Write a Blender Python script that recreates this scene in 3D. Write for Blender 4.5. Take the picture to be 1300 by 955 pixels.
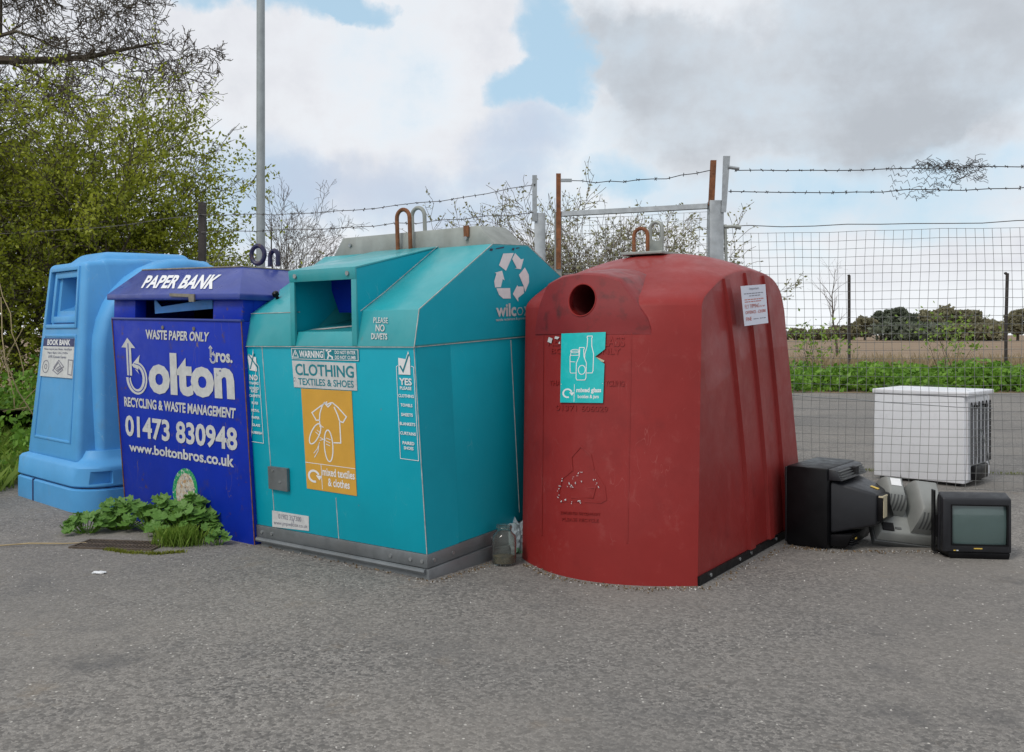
import bpy, bmesh, math, random
import numpy as np
from mathutils import Matrix, Vector
R = math.radians
for o in list(bpy.data.objects): bpy.data.objects.remove(o)
scn = bpy.context.scene
col = scn.collection
H, F, CX, HY = 1.4, 1200.0, 650.0, 425.0      # eye height and the lens, in photograph pixels

# ------------------------------------------------------------------ camera
cam = bpy.data.cameras.new('camera'); camo = bpy.data.objects.new('camera', cam); col.objects.link(camo)
camo.location = (0, 0, H); camo.rotation_euler = (R(90), 0, 0)
cam.sensor_width = 36; cam.sensor_fit = 'HORIZONTAL'; cam.lens = 36 * F / 1300
cam.shift_y = -(477.5 - HY) / 1300; cam.clip_end = 3000; cam.clip_start = .05
scn.camera = camo
scn.render.resolution_x = 1024; scn.render.resolution_y = 752

# ------------------------------------------------------------------ light and sky
SUN_AZ, SUN_EL = R(222), R(48)                # compass bearing of the sun seen from above (0 = +Y, clockwise)
sun = bpy.data.lights.new('sun', 'SUN'); suno = bpy.data.objects.new('sun', sun); col.objects.link(suno)
sun.energy = 1.4; sun.angle = R(14); sun.color = (1, .95, .87)
sd = Vector((math.sin(SUN_AZ) * math.cos(SUN_EL), math.cos(SUN_AZ) * math.cos(SUN_EL), math.sin(SUN_EL)))
suno.rotation_euler = sd.to_track_quat('Z', 'Y').to_euler(); suno.location = sd * 30

world = bpy.data.worlds.new('World'); scn.world = world; world.use_nodes = True
def build_world():
    nt = world.node_tree; N = nt.nodes; L = nt.links; N.clear()
    def nd(t, **k):
        n = N.new(t)
        for a, b in k.items(): setattr(n, a, b)
        return n
    def put(s, v):
        if hasattr(v, 'is_output'): L.new(v, s)
        else: s.default_value = v
    def m(op, a, b=0.0, c=None, clamp=False):
        n = nd('ShaderNodeMath', operation=op, use_clamp=clamp); put(n.inputs[0], a); put(n.inputs[1], b)
        if c is not None: put(n.inputs[2], c)
        return n.outputs[0]
    def smooth(x, a, b):
        n = nd('ShaderNodeMapRange', interpolation_type='SMOOTHSTEP'); put(n.inputs[0], x)
        n.inputs[1].default_value = a; n.inputs[2].default_value = b; return n.outputs[0]
    def mix(f, a, b):
        n = nd('ShaderNodeMix', data_type='RGBA'); put(n.inputs[0], f); put(n.inputs[6], a); put(n.inputs[7], b); return n.outputs[2]
    def noise(vec, sc, det=6, rough=.55, lac=2.0):
        n = nd('ShaderNodeTexNoise'); L.new(vec, n.inputs['Vector']); n.inputs['Scale'].default_value = sc
        n.inputs['Detail'].default_value = det; n.inputs['Roughness'].default_value = rough; n.inputs['Lacunarity'].default_value = lac
        return n
    tc = nd('ShaderNodeTexCoord'); nv = nd('ShaderNodeVectorMath', operation='NORMALIZE'); L.new(tc.outputs['Generated'], nv.inputs[0])
    sp = nd('ShaderNodeSeparateXYZ'); L.new(nv.outputs[0], sp.inputs[0]); x, y, z = sp.outputs
    zz = m('ADD', m('MAXIMUM', z, 0.0), .16)
    cb = nd('ShaderNodeCombineXYZ'); L.new(m('DIVIDE', x, zz), cb.inputs[0]); L.new(m('DIVIDE', y, zz), cb.inputs[1]); P = cb.outputs[0]
    n1 = noise(P, 1.25, 9, .56); n2 = noise(P, .55, 5, .5); wv = noise(nv.outputs[0], 5.5, 7, .6); n3 = noise(nv.outputs[0], 8.0, 10, .62); n4 = noise(nv.outputs[0], 3.2, 6, .55)
    wsp = nd('ShaderNodeSeparateColor'); L.new(wv.outputs['Color'], wsp.inputs[0])
    az = m('ADD', m('ARCTAN2', x, y), m('MULTIPLY', m('SUBTRACT', wsp.outputs[0], .5), .22))
    el = m('ADD', m('ARCSINE', z), m('MULTIPLY', m('SUBTRACT', wsp.outputs[1], .5), .16))
    def blob(px, py, sx, sy):
        a0 = math.atan((px - CX) / F); e0 = math.atan((HY - py) / F * math.cos(a0))
        a = m('DIVIDE', m('SUBTRACT', az, a0), sx / F); e = m('DIVIDE', m('SUBTRACT', el, e0), sy / F)
        return m('SUBTRACT', 1.0, m('ADD', m('MULTIPLY', a, a), m('MULTIPLY', e, e)), clamp=True)
    def total(*bs):
        t = bs[0]
        for b in bs[1:]: t = m('ADD', t, b)
        return t
    gaps = total(blob(690, 70, 52, 100), blob(640, 130, 60, 34), blob(330, 0, 150, 36), blob(455, 2, 60, 30))
    pale = total(blob(1090, 245, 330, 62), blob(800, 225, 80, 40))
    grey = total(blob(980, 110, 330, 120), blob(1250, 60, 300, 150), blob(800, 60, 120, 70))
    slate = total(blob(520, 262, 230, 60), blob(300, 250, 120, 90), blob(640, 190, 90, 50))
    cover = m('ADD', m('MULTIPLY_ADD', n1.outputs['Fac'], .6, .33), m('MULTIPLY', m('SUBTRACT', n3.outputs['Fac'], .5), .85))
    cover = m('SUBTRACT', cover, m('MULTIPLY', gaps, .62)); cover = m('SUBTRACT', cover, m('MULTIPLY', pale, .27))
    c = smooth(cover, .16, .76)
    sky = nd('ShaderNodeTexSky', sky_type='NISHITA'); sky.sun_disc = False; sky.sun_elevation = SUN_EL; sky.sun_rotation = SUN_AZ
    sky.air_density = 1.0; sky.dust_density = 1.6; sky.ozone_density = 1.5
    blue = mix(.66, sky.outputs[0], (5.3, 7.5, 9.0, 1))        # thin high haze over the blue
    gm = m('MULTIPLY', smooth(m('ADD', grey, m('MULTIPLY', m('SUBTRACT', n3.outputs['Fac'], .5), .9)), .0, .95), m('MULTIPLY_ADD', n4.outputs['Fac'], 1.5, .12), clamp=True)
    edge = smooth(m('ADD', m('MULTIPLY', n1.outputs['Fac'], .5), m('MULTIPLY', n3.outputs['Fac'], .5)), .36, .64)
    cl = mix(m('MULTIPLY', edge, .9), (8.9, 8.9, 9.0, 1), (6.7, 6.9, 7.4, 1))
    cl = mix(m('MULTIPLY', gm, m('MULTIPLY_ADD', edge, .5, .55)), cl, (4.5, 4.85, 5.3, 1))
    cl = mix(m('MULTIPLY', smooth(slate, .0, 1.3), .9), cl, (4.6, 5.5, 6.9, 1))
    out = mix(c, blue, cl)
    low = smooth(z, .0, .085)                                  # bright band of haze low over the fields
    out = mix(low, (8.6, 8.9, 9.2, 1), out)
    bg = nd('ShaderNodeBackground'); L.new(out, bg.inputs[0]); bg.inputs[1].default_value = .1
    ow = nd('ShaderNodeOutputWorld'); L.new(bg.outputs[0], ow.inputs[0])
build_world()
scn.view_settings.view_transform = 'Standard'; scn.view_settings.look = 'None'
scn.view_settings.exposure = 0.15; scn.view_settings.gamma = 1; scn.view_settings.use_curve_mapping = False

# ------------------------------------------------------------------ materials
def material(name, color, rough=.6, metal=0.0, vary=.12, vscale=6.0, stains=(), bump=0.0, bscale=60.0, spec=.5, coat=0.0, streak=False, trans=0.0, scratch=None):
    """procedural: base colour varied by noise, stains = [(colour, scale, low, high, amount)]"""
    mt = bpy.data.materials.new(name); mt.use_nodes = True; nt = mt.node_tree; N = nt.nodes; L = nt.links
    b = N['Principled BSDF']; b.inputs['Roughness'].default_value = rough; b.inputs['Metallic'].default_value = metal
    b.inputs['Specular IOR Level'].default_value = spec; b.inputs['Coat Weight'].default_value = coat
    tc = N.new('ShaderNodeTexCoord')
    def noise(sc, det=5, ro=.6, vec=None):
        n = N.new('ShaderNodeTexNoise'); L.new(vec or tc.outputs['Object'], n.inputs['Vector']); n.inputs['Scale'].default_value = sc
        n.inputs['Detail'].default_value = det; n.inputs['Roughness'].default_value = ro; return n.outputs['Fac']
    def rng(v, a, b_, c, d):
        n = N.new('ShaderNodeMapRange'); L.new(v, n.inputs[0])
        for i, q in enumerate((a, b_, c, d)): n.inputs[i + 1].default_value = q
        return n.outputs[0]
    def mix(f, a, c):
        n = N.new('ShaderNodeMix'); n.data_type = 'RGBA'
        for s, v in ((0, f), (6, a), (7, c)):
            if hasattr(v, 'is_output'): L.new(v, n.inputs[s])
            else: n.inputs[s].default_value = v if s == 0 else (*v, 1)
        return n.outputs[2]
    c0 = tuple(q * (1 - vary) for q in color); c1 = tuple(min(1, q * (1 + vary) + vary * .01) for q in color)
    cc = mix(rng(noise(vscale), .32, .68, 0, 1), c0, c1)
    svec = None
    if streak:
        mp = N.new('ShaderNodeMapping'); L.new(tc.outputs['Object'], mp.inputs[0]); mp.inputs['Scale'].default_value = (1, 1, .07); svec = mp.outputs[0]
    for (sc_col, sc, lo, hi, amt) in stains:
        cc = mix(rng(noise(sc, 7, .65, svec), lo, hi, 0, amt), cc, sc_col)
    if scratch:
        sc_col, amt, sc = scratch; mp = N.new('ShaderNodeMapping'); L.new(tc.outputs['Object'], mp.inputs[0]); mp.inputs['Rotation'].default_value = (.5, .3, .2); mp.inputs['Scale'].default_value = (1, 1, .35)
        ab = N.new('ShaderNodeMath'); ab.operation = 'ABSOLUTE'; sb = N.new('ShaderNodeMath'); sb.operation = 'SUBTRACT'; L.new(noise(sc, 2, .5, mp.outputs[0]), sb.inputs[0]); sb.inputs[1].default_value = .5; L.new(sb.outputs[0], ab.inputs[0])
        ml = N.new('ShaderNodeMath'); ml.operation = 'MULTIPLY'; L.new(rng(ab.outputs[0], .001, .005, 1, 0), ml.inputs[0]); L.new(rng(noise(sc * .45, 4), .54, .62, 0, amt), ml.inputs[1]); ml.use_clamp = True
        cc = mix(ml.outputs[0], cc, sc_col)
    L.new(cc, b.inputs['Base Color'])
    L.new(rng(noise(vscale * 3), .3, .7, max(.05, rough - .1), min(1, rough + .12)), b.inputs['Roughness'])
    if bump:
        bp = N.new('ShaderNodeBump'); bp.inputs['Strength'].default_value = bump; bp.inputs['Distance'].default_value = .01
        L.new(noise(bscale, 4), bp.inputs['Height']); L.new(bp.outputs[0], b.inputs['Normal'])
    if trans: b.inputs['Transmission Weight'].default_value = trans
    return mt
M = {}
DIRT = (.10, .085, .065)
M['light_blue'] = material('light_blue_plastic', (.085, .335, .66), .48, vary=.07, vscale=2.5, stains=[((.05, .19, .40), 1.6, .52, .75, .45), ((.16, .19, .2), 5, .60, .8, .35), ((.20, .23, .24), 22, .66, .76, .4)], bump=.06, bscale=30, spec=.4, scratch=((.22, .45, .68), .6, 8))
M['dark_blue'] = material('dark_blue_paint', (.001, .024, .38), .45, spec=.3, vary=.1, vscale=3, stains=[((.004, .030, .41), 2.0, .5, .8, .5), ((.05, .04, .06), 7, .58, .74, .5), ((.10, .045, .02), 14, .63, .72, .85)], scratch=((.16, .11, .07), .8, 9))
M['lid_blue'] = material('faded_blue_paint', (.016, .036, .25), .36, vary=.12, vscale=4, stains=[((.075, .115, .30), 3, .45, .8, .4), ((.09, .06, .05), 18, .66, .76, .6)], coat=.15)
M['inner_blue'] = material('pale_inner_flap', (.05, .24, .62), .5)
M['teal'] = material('teal_paint', (.001, .345, .45), .42, spec=.3, vary=.06, vscale=2.2, stains=[((.01, .38, .47), 2, .5, .8, .5), ((.14, .16, .16), 20, .70, .77, .7), ((.005, .22, .29), 1.1, .5, .8, .45)], scratch=((.08, .40, .47), .45, 9), bump=.03, bscale=3)
M['teal_side'] = M['teal']
M['teal_roof'] = material('weathered_teal_paint', (.02, .31, .35), .38, vary=.08, vscale=3, stains=[((.12, .38, .40), 2.4, .42, .75, .5), ((.18, .2, .19), 14, .66, .78, .4)], coat=.12)
M['red'] = material('red_plastic', (.238, .018, .016), .48, spec=.26, vary=.08, vscale=2.2, stains=[((.29, .032, .03), 1.4, .45, .75, .6), ((.14, .012, .012), 3.5, .55, .8, .5), ((.33, .13, .12), 34, .70, .79, .6), ((.34, .10, .09), 9, .58, .8, .35)], bump=.06, bscale=20, coat=.09, scratch=((.36, .11, .10), .35, 11))
M['red_mouth'] = material('scuffed_red_plastic', (.215, .016, .017), .46, vary=.1, vscale=3, stains=[((.03, .014, .012), 10, .52, .74, .7)], bump=.06, bscale=25)
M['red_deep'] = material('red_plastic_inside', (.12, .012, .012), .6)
M['trim'] = material('worn_edge_trim', (.46, .44, .42), .6, vary=.3, vscale=20)
M['galv'] = material('galvanised_steel', (.36, .38, .39), .42, metal=.75, vary=.16, vscale=9, stains=[((.16, .16, .16), 3, .52, .8, .5)])
M['galv_dull'] = material('dull_galvanised_steel', (.30, .32, .30), .55, metal=.35, vary=.15, vscale=7, stains=[((.2, .19, .15), 4, .5, .8, .5)], streak=True)
M['skirt'] = material('steel_skirting', (.19, .205, .215), .45, metal=.5, vary=.18, vscale=8, stains=[((.10, .09, .08), 4, .5, .8, .6)])
M['rust'] = material('rusty_steel', (.20, .075, .03), .85, vary=.35, vscale=14, stains=[((.07, .03, .018), 22, .5, .7, .7)], bump=.3, bscale=120)
M['ring'] = material('chipped_blue_ring', (.010, .012, .055), .5, vary=.2, stains=[((.10, .05, .03), 24, .50, .66, .8)])
M['black'] = material('black_plastic', (.004, .004, .005), .38, spec=.2, vary=.25, vscale=5, stains=[((.03, .029, .028), 6, .6, .8, .4)], bump=.08, bscale=300)
M['charcoal'] = material('charcoal_plastic', (.010, .011, .0145), .40, vary=.18, vscale=5, stains=[((.035, .033, .032), 5, .6, .8, .4)], bump=.08, bscale=300)
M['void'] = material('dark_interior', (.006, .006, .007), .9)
M['grey_pl'] = material('grey_plastic', (.23, .24, .23), .5, vary=.12, vscale=6, stains=[((.12, .115, .10), 5, .55, .8, .5)], bump=.05, bscale=200)
M['grey_dk'] = material('dark_grey_plastic', (.09, .095, .095), .55, vary=.2)
M['white_en'] = material('white_enamel', (.74, .75, .78), .32, vary=.04, vscale=3, stains=[((.5, .49, .45), 5, .6, .8, .4)])
M['screen'] = material('television_glass', (.075, .115, .112), .12, vary=.04, coat=.4)
M['white'] = material('white_print', (.74, .75, .76), .5, vary=.05, vscale=30)
M['offwhite'] = material('faded_white_print', (.56, .57, .57), .55, vary=.08, vscale=30, stains=[((.25, .25, .26), 40, .60, .76, .6), ((.36, .36, .38), 8, .5, .75, .5)], scratch=((.12, .13, .2), .8, 14))
M['tealprint'] = material('teal_print', (.008, .20, .25), .5, vary=.05)
M['orange'] = material('orange_poster', (.62, .335, .045), .5, vary=.05, vscale=8)
M['aqua'] = material('aqua_poster', (.006, .46, .46), .5, vary=.08, vscale=14, stains=[((.05, .55, .55), 18, .5, .7, .5)])
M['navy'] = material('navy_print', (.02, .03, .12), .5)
M['ink'] = material('grey_ink', (.20, .20, .25), .6)
M['redink'] = material('red_ink', (.55, .12, .08), .6)
M['paper'] = material('white_paper', (.70, .72, .82), .6, vary=.03)
M['green_rim'] = material('green_print', (.01, .27, .10), .5, stains=[((.6, .62, .6), 60, .55, .62, .9)])
M['cartoon'] = material('mottled_sticker_print', (.50, .44, .36), .5, vary=.3, vscale=60, stains=[((.42, .22, .07), 33, .53, .58, .8), ((.6, .6, .58), 27, .54, .58, .8), ((.05, .12, .28), 38, .60, .64, .8), ((.04, .035, .03), 48, .60, .64, .8)])
M['brass'] = material('tarnished_metal', (.24, .22, .18), .5, metal=.5, vary=.25, vscale=20)
M['yellow'] = material('yellow_label', (.65, .45, .08), .5)
M['beige'] = material('beige_card', (.50, .44, .30), .7)
M['wire'] = material('fence_wire', (.20, .205, .20), .55, metal=.3, vary=.2)
M['barb'] = material('barbed_wire', (.075, .07, .068), .7, metal=.2, vary=.3)
M['concrete'] = material('lamp_post_paint', (.30, .33, .34), .6, metal=.2, vary=.1, vscale=8, stains=[((.2, .21, .2), 5, .5, .8, .5)], streak=True)
M['darkpost'] = material('dark_timber', (.035, .028, .026), .8, vary=.3)
M['bark'] = material('bark', (.075, .058, .042), .9, vary=.35, vscale=8, stains=[((.10, .11, .05), 5, .5, .7, .5)], bump=.4, bscale=60)
M['twig'] = material('twig', (.11, .082, .062), .9, vary=.3, vscale=3)
M['straw'] = material('dry_stalk', (.36, .28, .16), .8, vary=.25, vscale=6)
M['cast'] = material('cast_iron', (.10, .075, .055), .7, metal=.2, vary=.3, vscale=20, bump=.3)

def leaf_mat(name, a, b, scale=2.2, tr=.35, rough=.5):
    mt = bpy.data.materials.new(name); mt.use_nodes = True; nt = mt.node_tree; N = nt.nodes; L = nt.links
    N.remove(N['Principled BSDF']); out = N['Material Output']
    g = N.new('ShaderNodeNewGeometry'); tc = N.new('ShaderNodeTexCoord')
    n = N.new('ShaderNodeTexNoise'); L.new(tc.outputs['Object'], n.inputs['Vector']); n.inputs['Scale'].default_value = scale; n.inputs['Detail'].default_value = 3
    ad = N.new('ShaderNodeMath'); ad.operation = 'MULTIPLY_ADD'; L.new(g.outputs['Random Per Island'], ad.inputs[0]); ad.inputs[1].default_value = .55
    mr = N.new('ShaderNodeMapRange'); L.new(n.outputs['Fac'], mr.inputs[0]); mr.inputs[1].default_value = .3; mr.inputs[2].default_value = .7; mr.inputs[3].default_value = 0; mr.inputs[4].default_value = .45
    L.new(mr.outputs[0], ad.inputs[2])
    mx = N.new('ShaderNodeMix'); mx.data_type = 'RGBA'; L.new(ad.outputs[0], mx.inputs[0]); mx.inputs[6].default_value = (*a, 1); mx.inputs[7].default_value = (*b, 1)
    p = N.new('ShaderNodeBsdfPrincipled'); p.inputs['Roughness'].default_value = rough; p.inputs['Specular IOR Level'].default_value = .35; L.new(mx.outputs[2], p.inputs['Base Color'])
    t = N.new('ShaderNodeBsdfTranslucent'); L.new(mx.outputs[2], t.inputs[0])
    ms = N.new('ShaderNodeMixShader'); ms.inputs[0].default_value = tr; L.new(p.outputs[0], ms.inputs[1]); L.new(t.outputs[0], ms.inputs[2]); L.new(ms.outputs[0], out.inputs[0])
    return mt
M['haw'] = leaf_mat('hawthorn_leaf', (.085, .125, .008), (.44, .47, .045), 1.4, .45)
M['nettle'] = leaf_mat('nettle_leaf', (.05, .15, .012), (.26, .46, .06), 2.5, .35)
M['mallow'] = leaf_mat('mallow_leaf', (.06, .16, .02), (.19, .36, .08), 9, .3)
M['grass'] = leaf_mat('grass_blade', (.10, .20, .02), (.33, .44, .08), 3, .35)
M['moss'] = leaf_mat('moss_tuft', (.10, .13, .012), (.26, .28, .03), 6, .3)
M['bud'] = leaf_mat('bud_leaf', (.16, .17, .06), (.42, .40, .24), 3, .4)
M['far_dark'] = leaf_mat('far_evergreen', (.09, .115, .08), (.18, .20, .14), .25, .35)
M['far_olive'] = leaf_mat('far_olive_foliage', (.16, .155, .095), (.30, .275, .165), .25, .35)
M['dry'] = leaf_mat('dry_grass_blade', (.22, .17, .09), (.42, .33, .20), 2, .3)

def ground_mat(name, kind):
    mt = bpy.data.materials.new(name); mt.use_nodes = True; nt = mt.node_tree; N = nt.nodes; L = nt.links; b = N['Principled BSDF']
    tc = N.new('ShaderNodeTexCoord'); O = tc.outputs['Object']
    def noise(sc, det=5, ro=.6):
        n = N.new('ShaderNodeTexNoise'); L.new(O, n.inputs['Vector']); n.inputs['Scale'].default_value = sc; n.inputs['Detail'].default_value = det; n.inputs['Roughness'].default_value = ro; return n.outputs['Fac']
    def vor(sc):
        n = N.new('ShaderNodeTexVoronoi'); L.new(O, n.inputs['Vector']); n.inputs['Scale'].default_value = sc; return n
    def rng(v, a, c, d, e):
        n = N.new('ShaderNodeMapRange'); L.new(v, n.inputs[0])
        for i, q in enumerate((a, c, d, e)): n.inputs[i + 1].default_value = q
        return n.outputs[0]
    def mix(f, a, c, bt='MIX'):
        n = N.new('ShaderNodeMix'); n.data_type = 'RGBA'; n.blend_type = bt
        for s, v in ((0, f), (6, a), (7, c)):
            if hasattr(v, 'is_output'): L.new(v, n.inputs[s])
            else: n.inputs[s].default_value = v if s == 0 else (*v, 1)
        return n.outputs[2]
    if kind == 'tarmac':
        v1 = vor(70); sep = N.new('ShaderNodeSeparateColor'); L.new(v1.outputs['Color'], sep.inputs[0])
        c = mix(rng(sep.outputs[0], 0, 1, 0, 1), (.09, .086, .081), (.345, .325, .30))
        c = mix(rng(noise(150, 3), .40, .62, .0, .7), c, (.10, .096, .092))
        c = mix(rng(noise(.55, 5), .40, .66, 0, .6), c, (.25, .23, .205))
        c = mix(rng(noise(1.6, 6, .7), .55, .72, 0, .5), c, (.095, .093, .094))
        c = mix(rng(noise(2.3, 6, .7), .60, .74, 0, .55), c, (.23, .185, .135))
        c = mix(rng(noise(.22, 4, .55), .42, .62, 0, .5), c, (.135, .13, .125))
        c = mix(rng(noise(.9, 8, .75), .57, .66, 0, .6), c, (.09, .088, .088))
        v2 = vor(42); s2 = N.new('ShaderNodeSeparateColor'); L.new(v2.outputs['Color'], s2.inputs[0])
        wm = N.new('ShaderNodeMath'); wm.operation = 'MULTIPLY'
        L.new(rng(s2.outputs[0], .93, .94, 0, 1), wm.inputs[0]); L.new(rng(v2.outputs['Distance'], .16, .26, 1, 0), wm.inputs[1])
        c = mix(wm.outputs[0], c, (.50, .48, .44))
        hb = N.new('ShaderNodeMath'); hb.operation = 'ADD'; L.new(rng(v1.outputs['Distance'], 0, .6, 1, 0), hb.inputs[0]); L.new(noise(12, 4), hb.inputs[1])
        bp = N.new('ShaderNodeBump'); bp.inputs['Strength'].default_value = .35; bp.inputs['Distance'].default_value = .005; L.new(hb.outputs[0], bp.inputs['Height']); L.new(bp.outputs[0], b.inputs['Normal'])
        b.inputs['Roughness'].default_value = .88
    elif kind == 'field':
        c = mix(rng(noise(.05, 6), .35, .65, 0, 1), (.20, .135, .085), (.27, .20, .13))
        c = mix(rng(noise(.8, 5, .7), .45, .7, 0, .6), c, (.15, .10, .065))
        b.inputs['Roughness'].default_value = .95
    else:
        c = mix(rng(noise(1.2, 6), .35, .65, 0, 1), (.045, .06, .02), (.10, .11, .04))
        c = mix(rng(noise(6, 5), .5, .7, 0, .7), c, (.12, .09, .05))
        b.inputs['Roughness'].default_value = .95
    L.new(c, b.inputs['Base Color']); b.inputs['Specular IOR Level'].default_value = .3
    return mt
M['tarmac'] = ground_mat('weathered_tarmac', 'tarmac'); M['field'] = ground_mat('ploughed_soil', 'field'); M['verge'] = ground_mat('verge_soil', 'verge')

# ------------------------------------------------------------------ helpers
def tag(o, label=None, cat=None, group=None, kind=None):
    for k, v in (('label', label), ('category', cat), ('group', group), ('kind', kind)):
        if v: o[k] = v
    return o
def empty(name, mat4=None, loc=None, rz=0):
    o = bpy.data.objects.new(name, None); col.objects.link(o); o.empty_display_size = .2
    if mat4 is not None: o.matrix_world = mat4
    else: o.location = loc; o.rotation_euler = (0, 0, rz)
    return o
class MB:
    def __init__(s): s.v = []; s.f = []
    def add(s, vs, fs):
        b = len(s.v); s.v += [tuple(p) for p in vs]; s.f += [tuple(i + b for i in f) for f in fs]; return s
    def hexa(s, p):      # p: 4 bottom (ccw from above) + 4 top
        return s.add(p, [(3, 2, 1, 0), (4, 5, 6, 7), (0, 1, 5, 4), (1, 2, 6, 5), (2, 3, 7, 6), (3, 0, 4, 7)])
    def box(s, x0, x1, y0, y1, z0, z1):
        return s.hexa([(x0, y0, z0), (x1, y0, z0), (x1, y1, z0), (x0, y1, z0), (x0, y0, z1), (x1, y0, z1), (x1, y1, z1), (x0, y1, z1)])
    def prism(s, poly, fn, d0, d1):   # poly 2d, fn(a, b, d)
        n = len(poly); vs = [fn(a, b, d0) for a, b in poly] + [fn(a, b, d1) for a, b in poly]
        return s.add(vs, [tuple(range(n - 1, -1, -1)), tuple(range(n, 2 * n))] + [(i, (i + 1) % n, n + (i + 1) % n, n + i) for i in range(n)])
    def tube(s, pts, r, n=8, cap=True, closed=False):
        pts = [Vector(p) for p in pts]; k = len(pts); rs = r if isinstance(r, (list, tuple)) else [r] * k
        rings = []; up = None
        for i, p in enumerate(pts):
            if closed: t = pts[(i + 1) % k] - pts[i - 1]
            else: t = pts[min(i + 1, k - 1)] - pts[max(i - 1, 0)]
            t.normalize()
            if up is None: up = t.orthogonal().normalized()
            up = up - t * up.dot(t)
            up = up.normalized() if up.length > 1e-6 else t.orthogonal().normalized()
            bi = t.cross(up); rings.append([p + (up * math.cos(2 * math.pi * j / n) + bi * math.sin(2 * math.pi * j / n)) * rs[i] for j in range(n)])
        b = len(s.v)
        for rg in rings: s.v += [tuple(q) for q in rg]
        for i in range(k if closed else k - 1):
            i2 = (i + 1) % k
            for j in range(n): s.f.append((b + i * n + j, b + i * n + (j + 1) % n, b + i2 * n + (j + 1) % n, b + i2 * n + j))
        if cap and not closed:
            s.f.append(tuple(b + j for j in range(n - 1, -1, -1))); s.f.append(tuple(b + (k - 1) * n + j for j in range(n)))
        return s
    def grid(s, rows):     # rows of points, open sheet
        n = len(rows[0]); b = len(s.v)
        for r in rows: s.v += [tuple(p) for p in r]
        for i in range(len(rows) - 1):
            for j in range(n - 1): s.f.append((b + i * n + j, b + i * n + j + 1, b + (i + 1) * n + j + 1, b + (i + 1) * n + j))
        return s
    def build(s, name, mat, parent=None, bevel=0, seg=2, angle=35, weld=False, smooth=True, fix=True):
        me = bpy.data.meshes.new(name); me.from_pydata(s.v, [], s.f)
        bm = bmesh.new(); bm.from_mesh(me)
        if weld: bmesh.ops.remove_doubles(bm, verts=bm.verts, dist=1e-4)
        if fix: bmesh.ops.recalc_face_normals(bm, faces=bm.faces)
        if bevel:
            es = [e for e in bm.edges if len(e.link_faces) == 2 and e.calc_face_angle(0) > R(25)]
            bmesh.ops.bevel(bm, geom=es, offset=bevel, segments=seg, profile=.5, affect='EDGES', clamp_overlap=True)
        if smooth:
            for f in bm.faces: f.smooth = True
            for e in bm.edges:
                if len(e.link_faces) == 2 and e.calc_face_angle(0) > R(angle): e.smooth = False
        bm.to_mesh(me); bm.free()
        me.materials.append(M[mat] if isinstance(mat, str) else mat)
        o = bpy.data.objects.new(name, me); col.objects.link(o); o.parent = parent
        return o
def fast_mesh(name, V, n, mat, parent=None):
    """V: (k*n,3) array, k separate n-gons"""
    V = np.asarray(V, dtype=np.float32).reshape(-1, 3); k = len(V) // n
    me = bpy.data.meshes.new(name); me.vertices.add(len(V)); me.vertices.foreach_set('co', V.ravel())
    me.loops.add(len(V)); me.loops.foreach_set('vertex_index', np.arange(len(V), dtype=np.int32))
    me.polygons.add(k); me.polygons.foreach_set('loop_start', np.arange(0, len(V), n, dtype=np.int32)); me.polygons.foreach_set('loop_total', np.full(k, n, dtype=np.int32))
    me.update(calc_edges=True); me.materials.append(M[mat] if isinstance(mat, str) else mat)
    o = bpy.data.objects.new(name, me); col.objects.link(o); o.parent = parent
    return o
def boolean_cut(o, cutter):
    md = o.modifiers.new('cut', 'BOOLEAN'); md.operation = 'DIFFERENCE'; md.object = cutter; md.solver = 'EXACT'
    dg = bpy.context.evaluated_depsgraph_get(); me = bpy.data.meshes.new_from_object(o.evaluated_get(dg)); o.modifiers.clear()
    old = o.data; o.data = me; me.name = old.name
    bm = bmesh.new(); bm.from_mesh(me)
    for e in bm.edges: e.smooth = not (len(e.link_faces) == 2 and e.calc_face_angle(0) > R(35))
    for f in bm.faces: f.smooth = True
    bm.to_mesh(me); bm.free()
def pose(X, Y, yaw, pitch=0, roll=0, Z=0):
    return Matrix.Translation((X, Y, Z)) @ Matrix.Rotation(R(yaw), 4, 'Z') @ Matrix.Rotation(R(pitch), 4, 'X') @ Matrix.Rotation(R(roll), 4, 'Y')
def on_plane(m4, px, p0, n):
    """where the sight line of a photograph pixel meets a plane given in the thing's own frame"""
    inv = m4.inverted(); c = inv @ Vector((0, 0, H)); d = (inv @ Vector(((px[0] - CX) / F, 1, H + (HY - px[1]) / F))) - c
    n = Vector(n); return c + d * (n.dot(Vector(p0) - c) / n.dot(d))
def quad_map(m4, corners, p0, n, off=.003):
    """corners in pixels TL TR BR BL on a plane -> f(s, t, extra) in the thing's frame"""
    n = Vector(n).normalized(); tl, tr, br, bl = [on_plane(m4, c, p0, n) for c in corners]
    def f(s, t, e=0.0):
        return (bl * (1 - s) + br * s) * (1 - t) + (tl * (1 - s) + tr * s) * t + n * (off + e)
    return f
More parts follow.
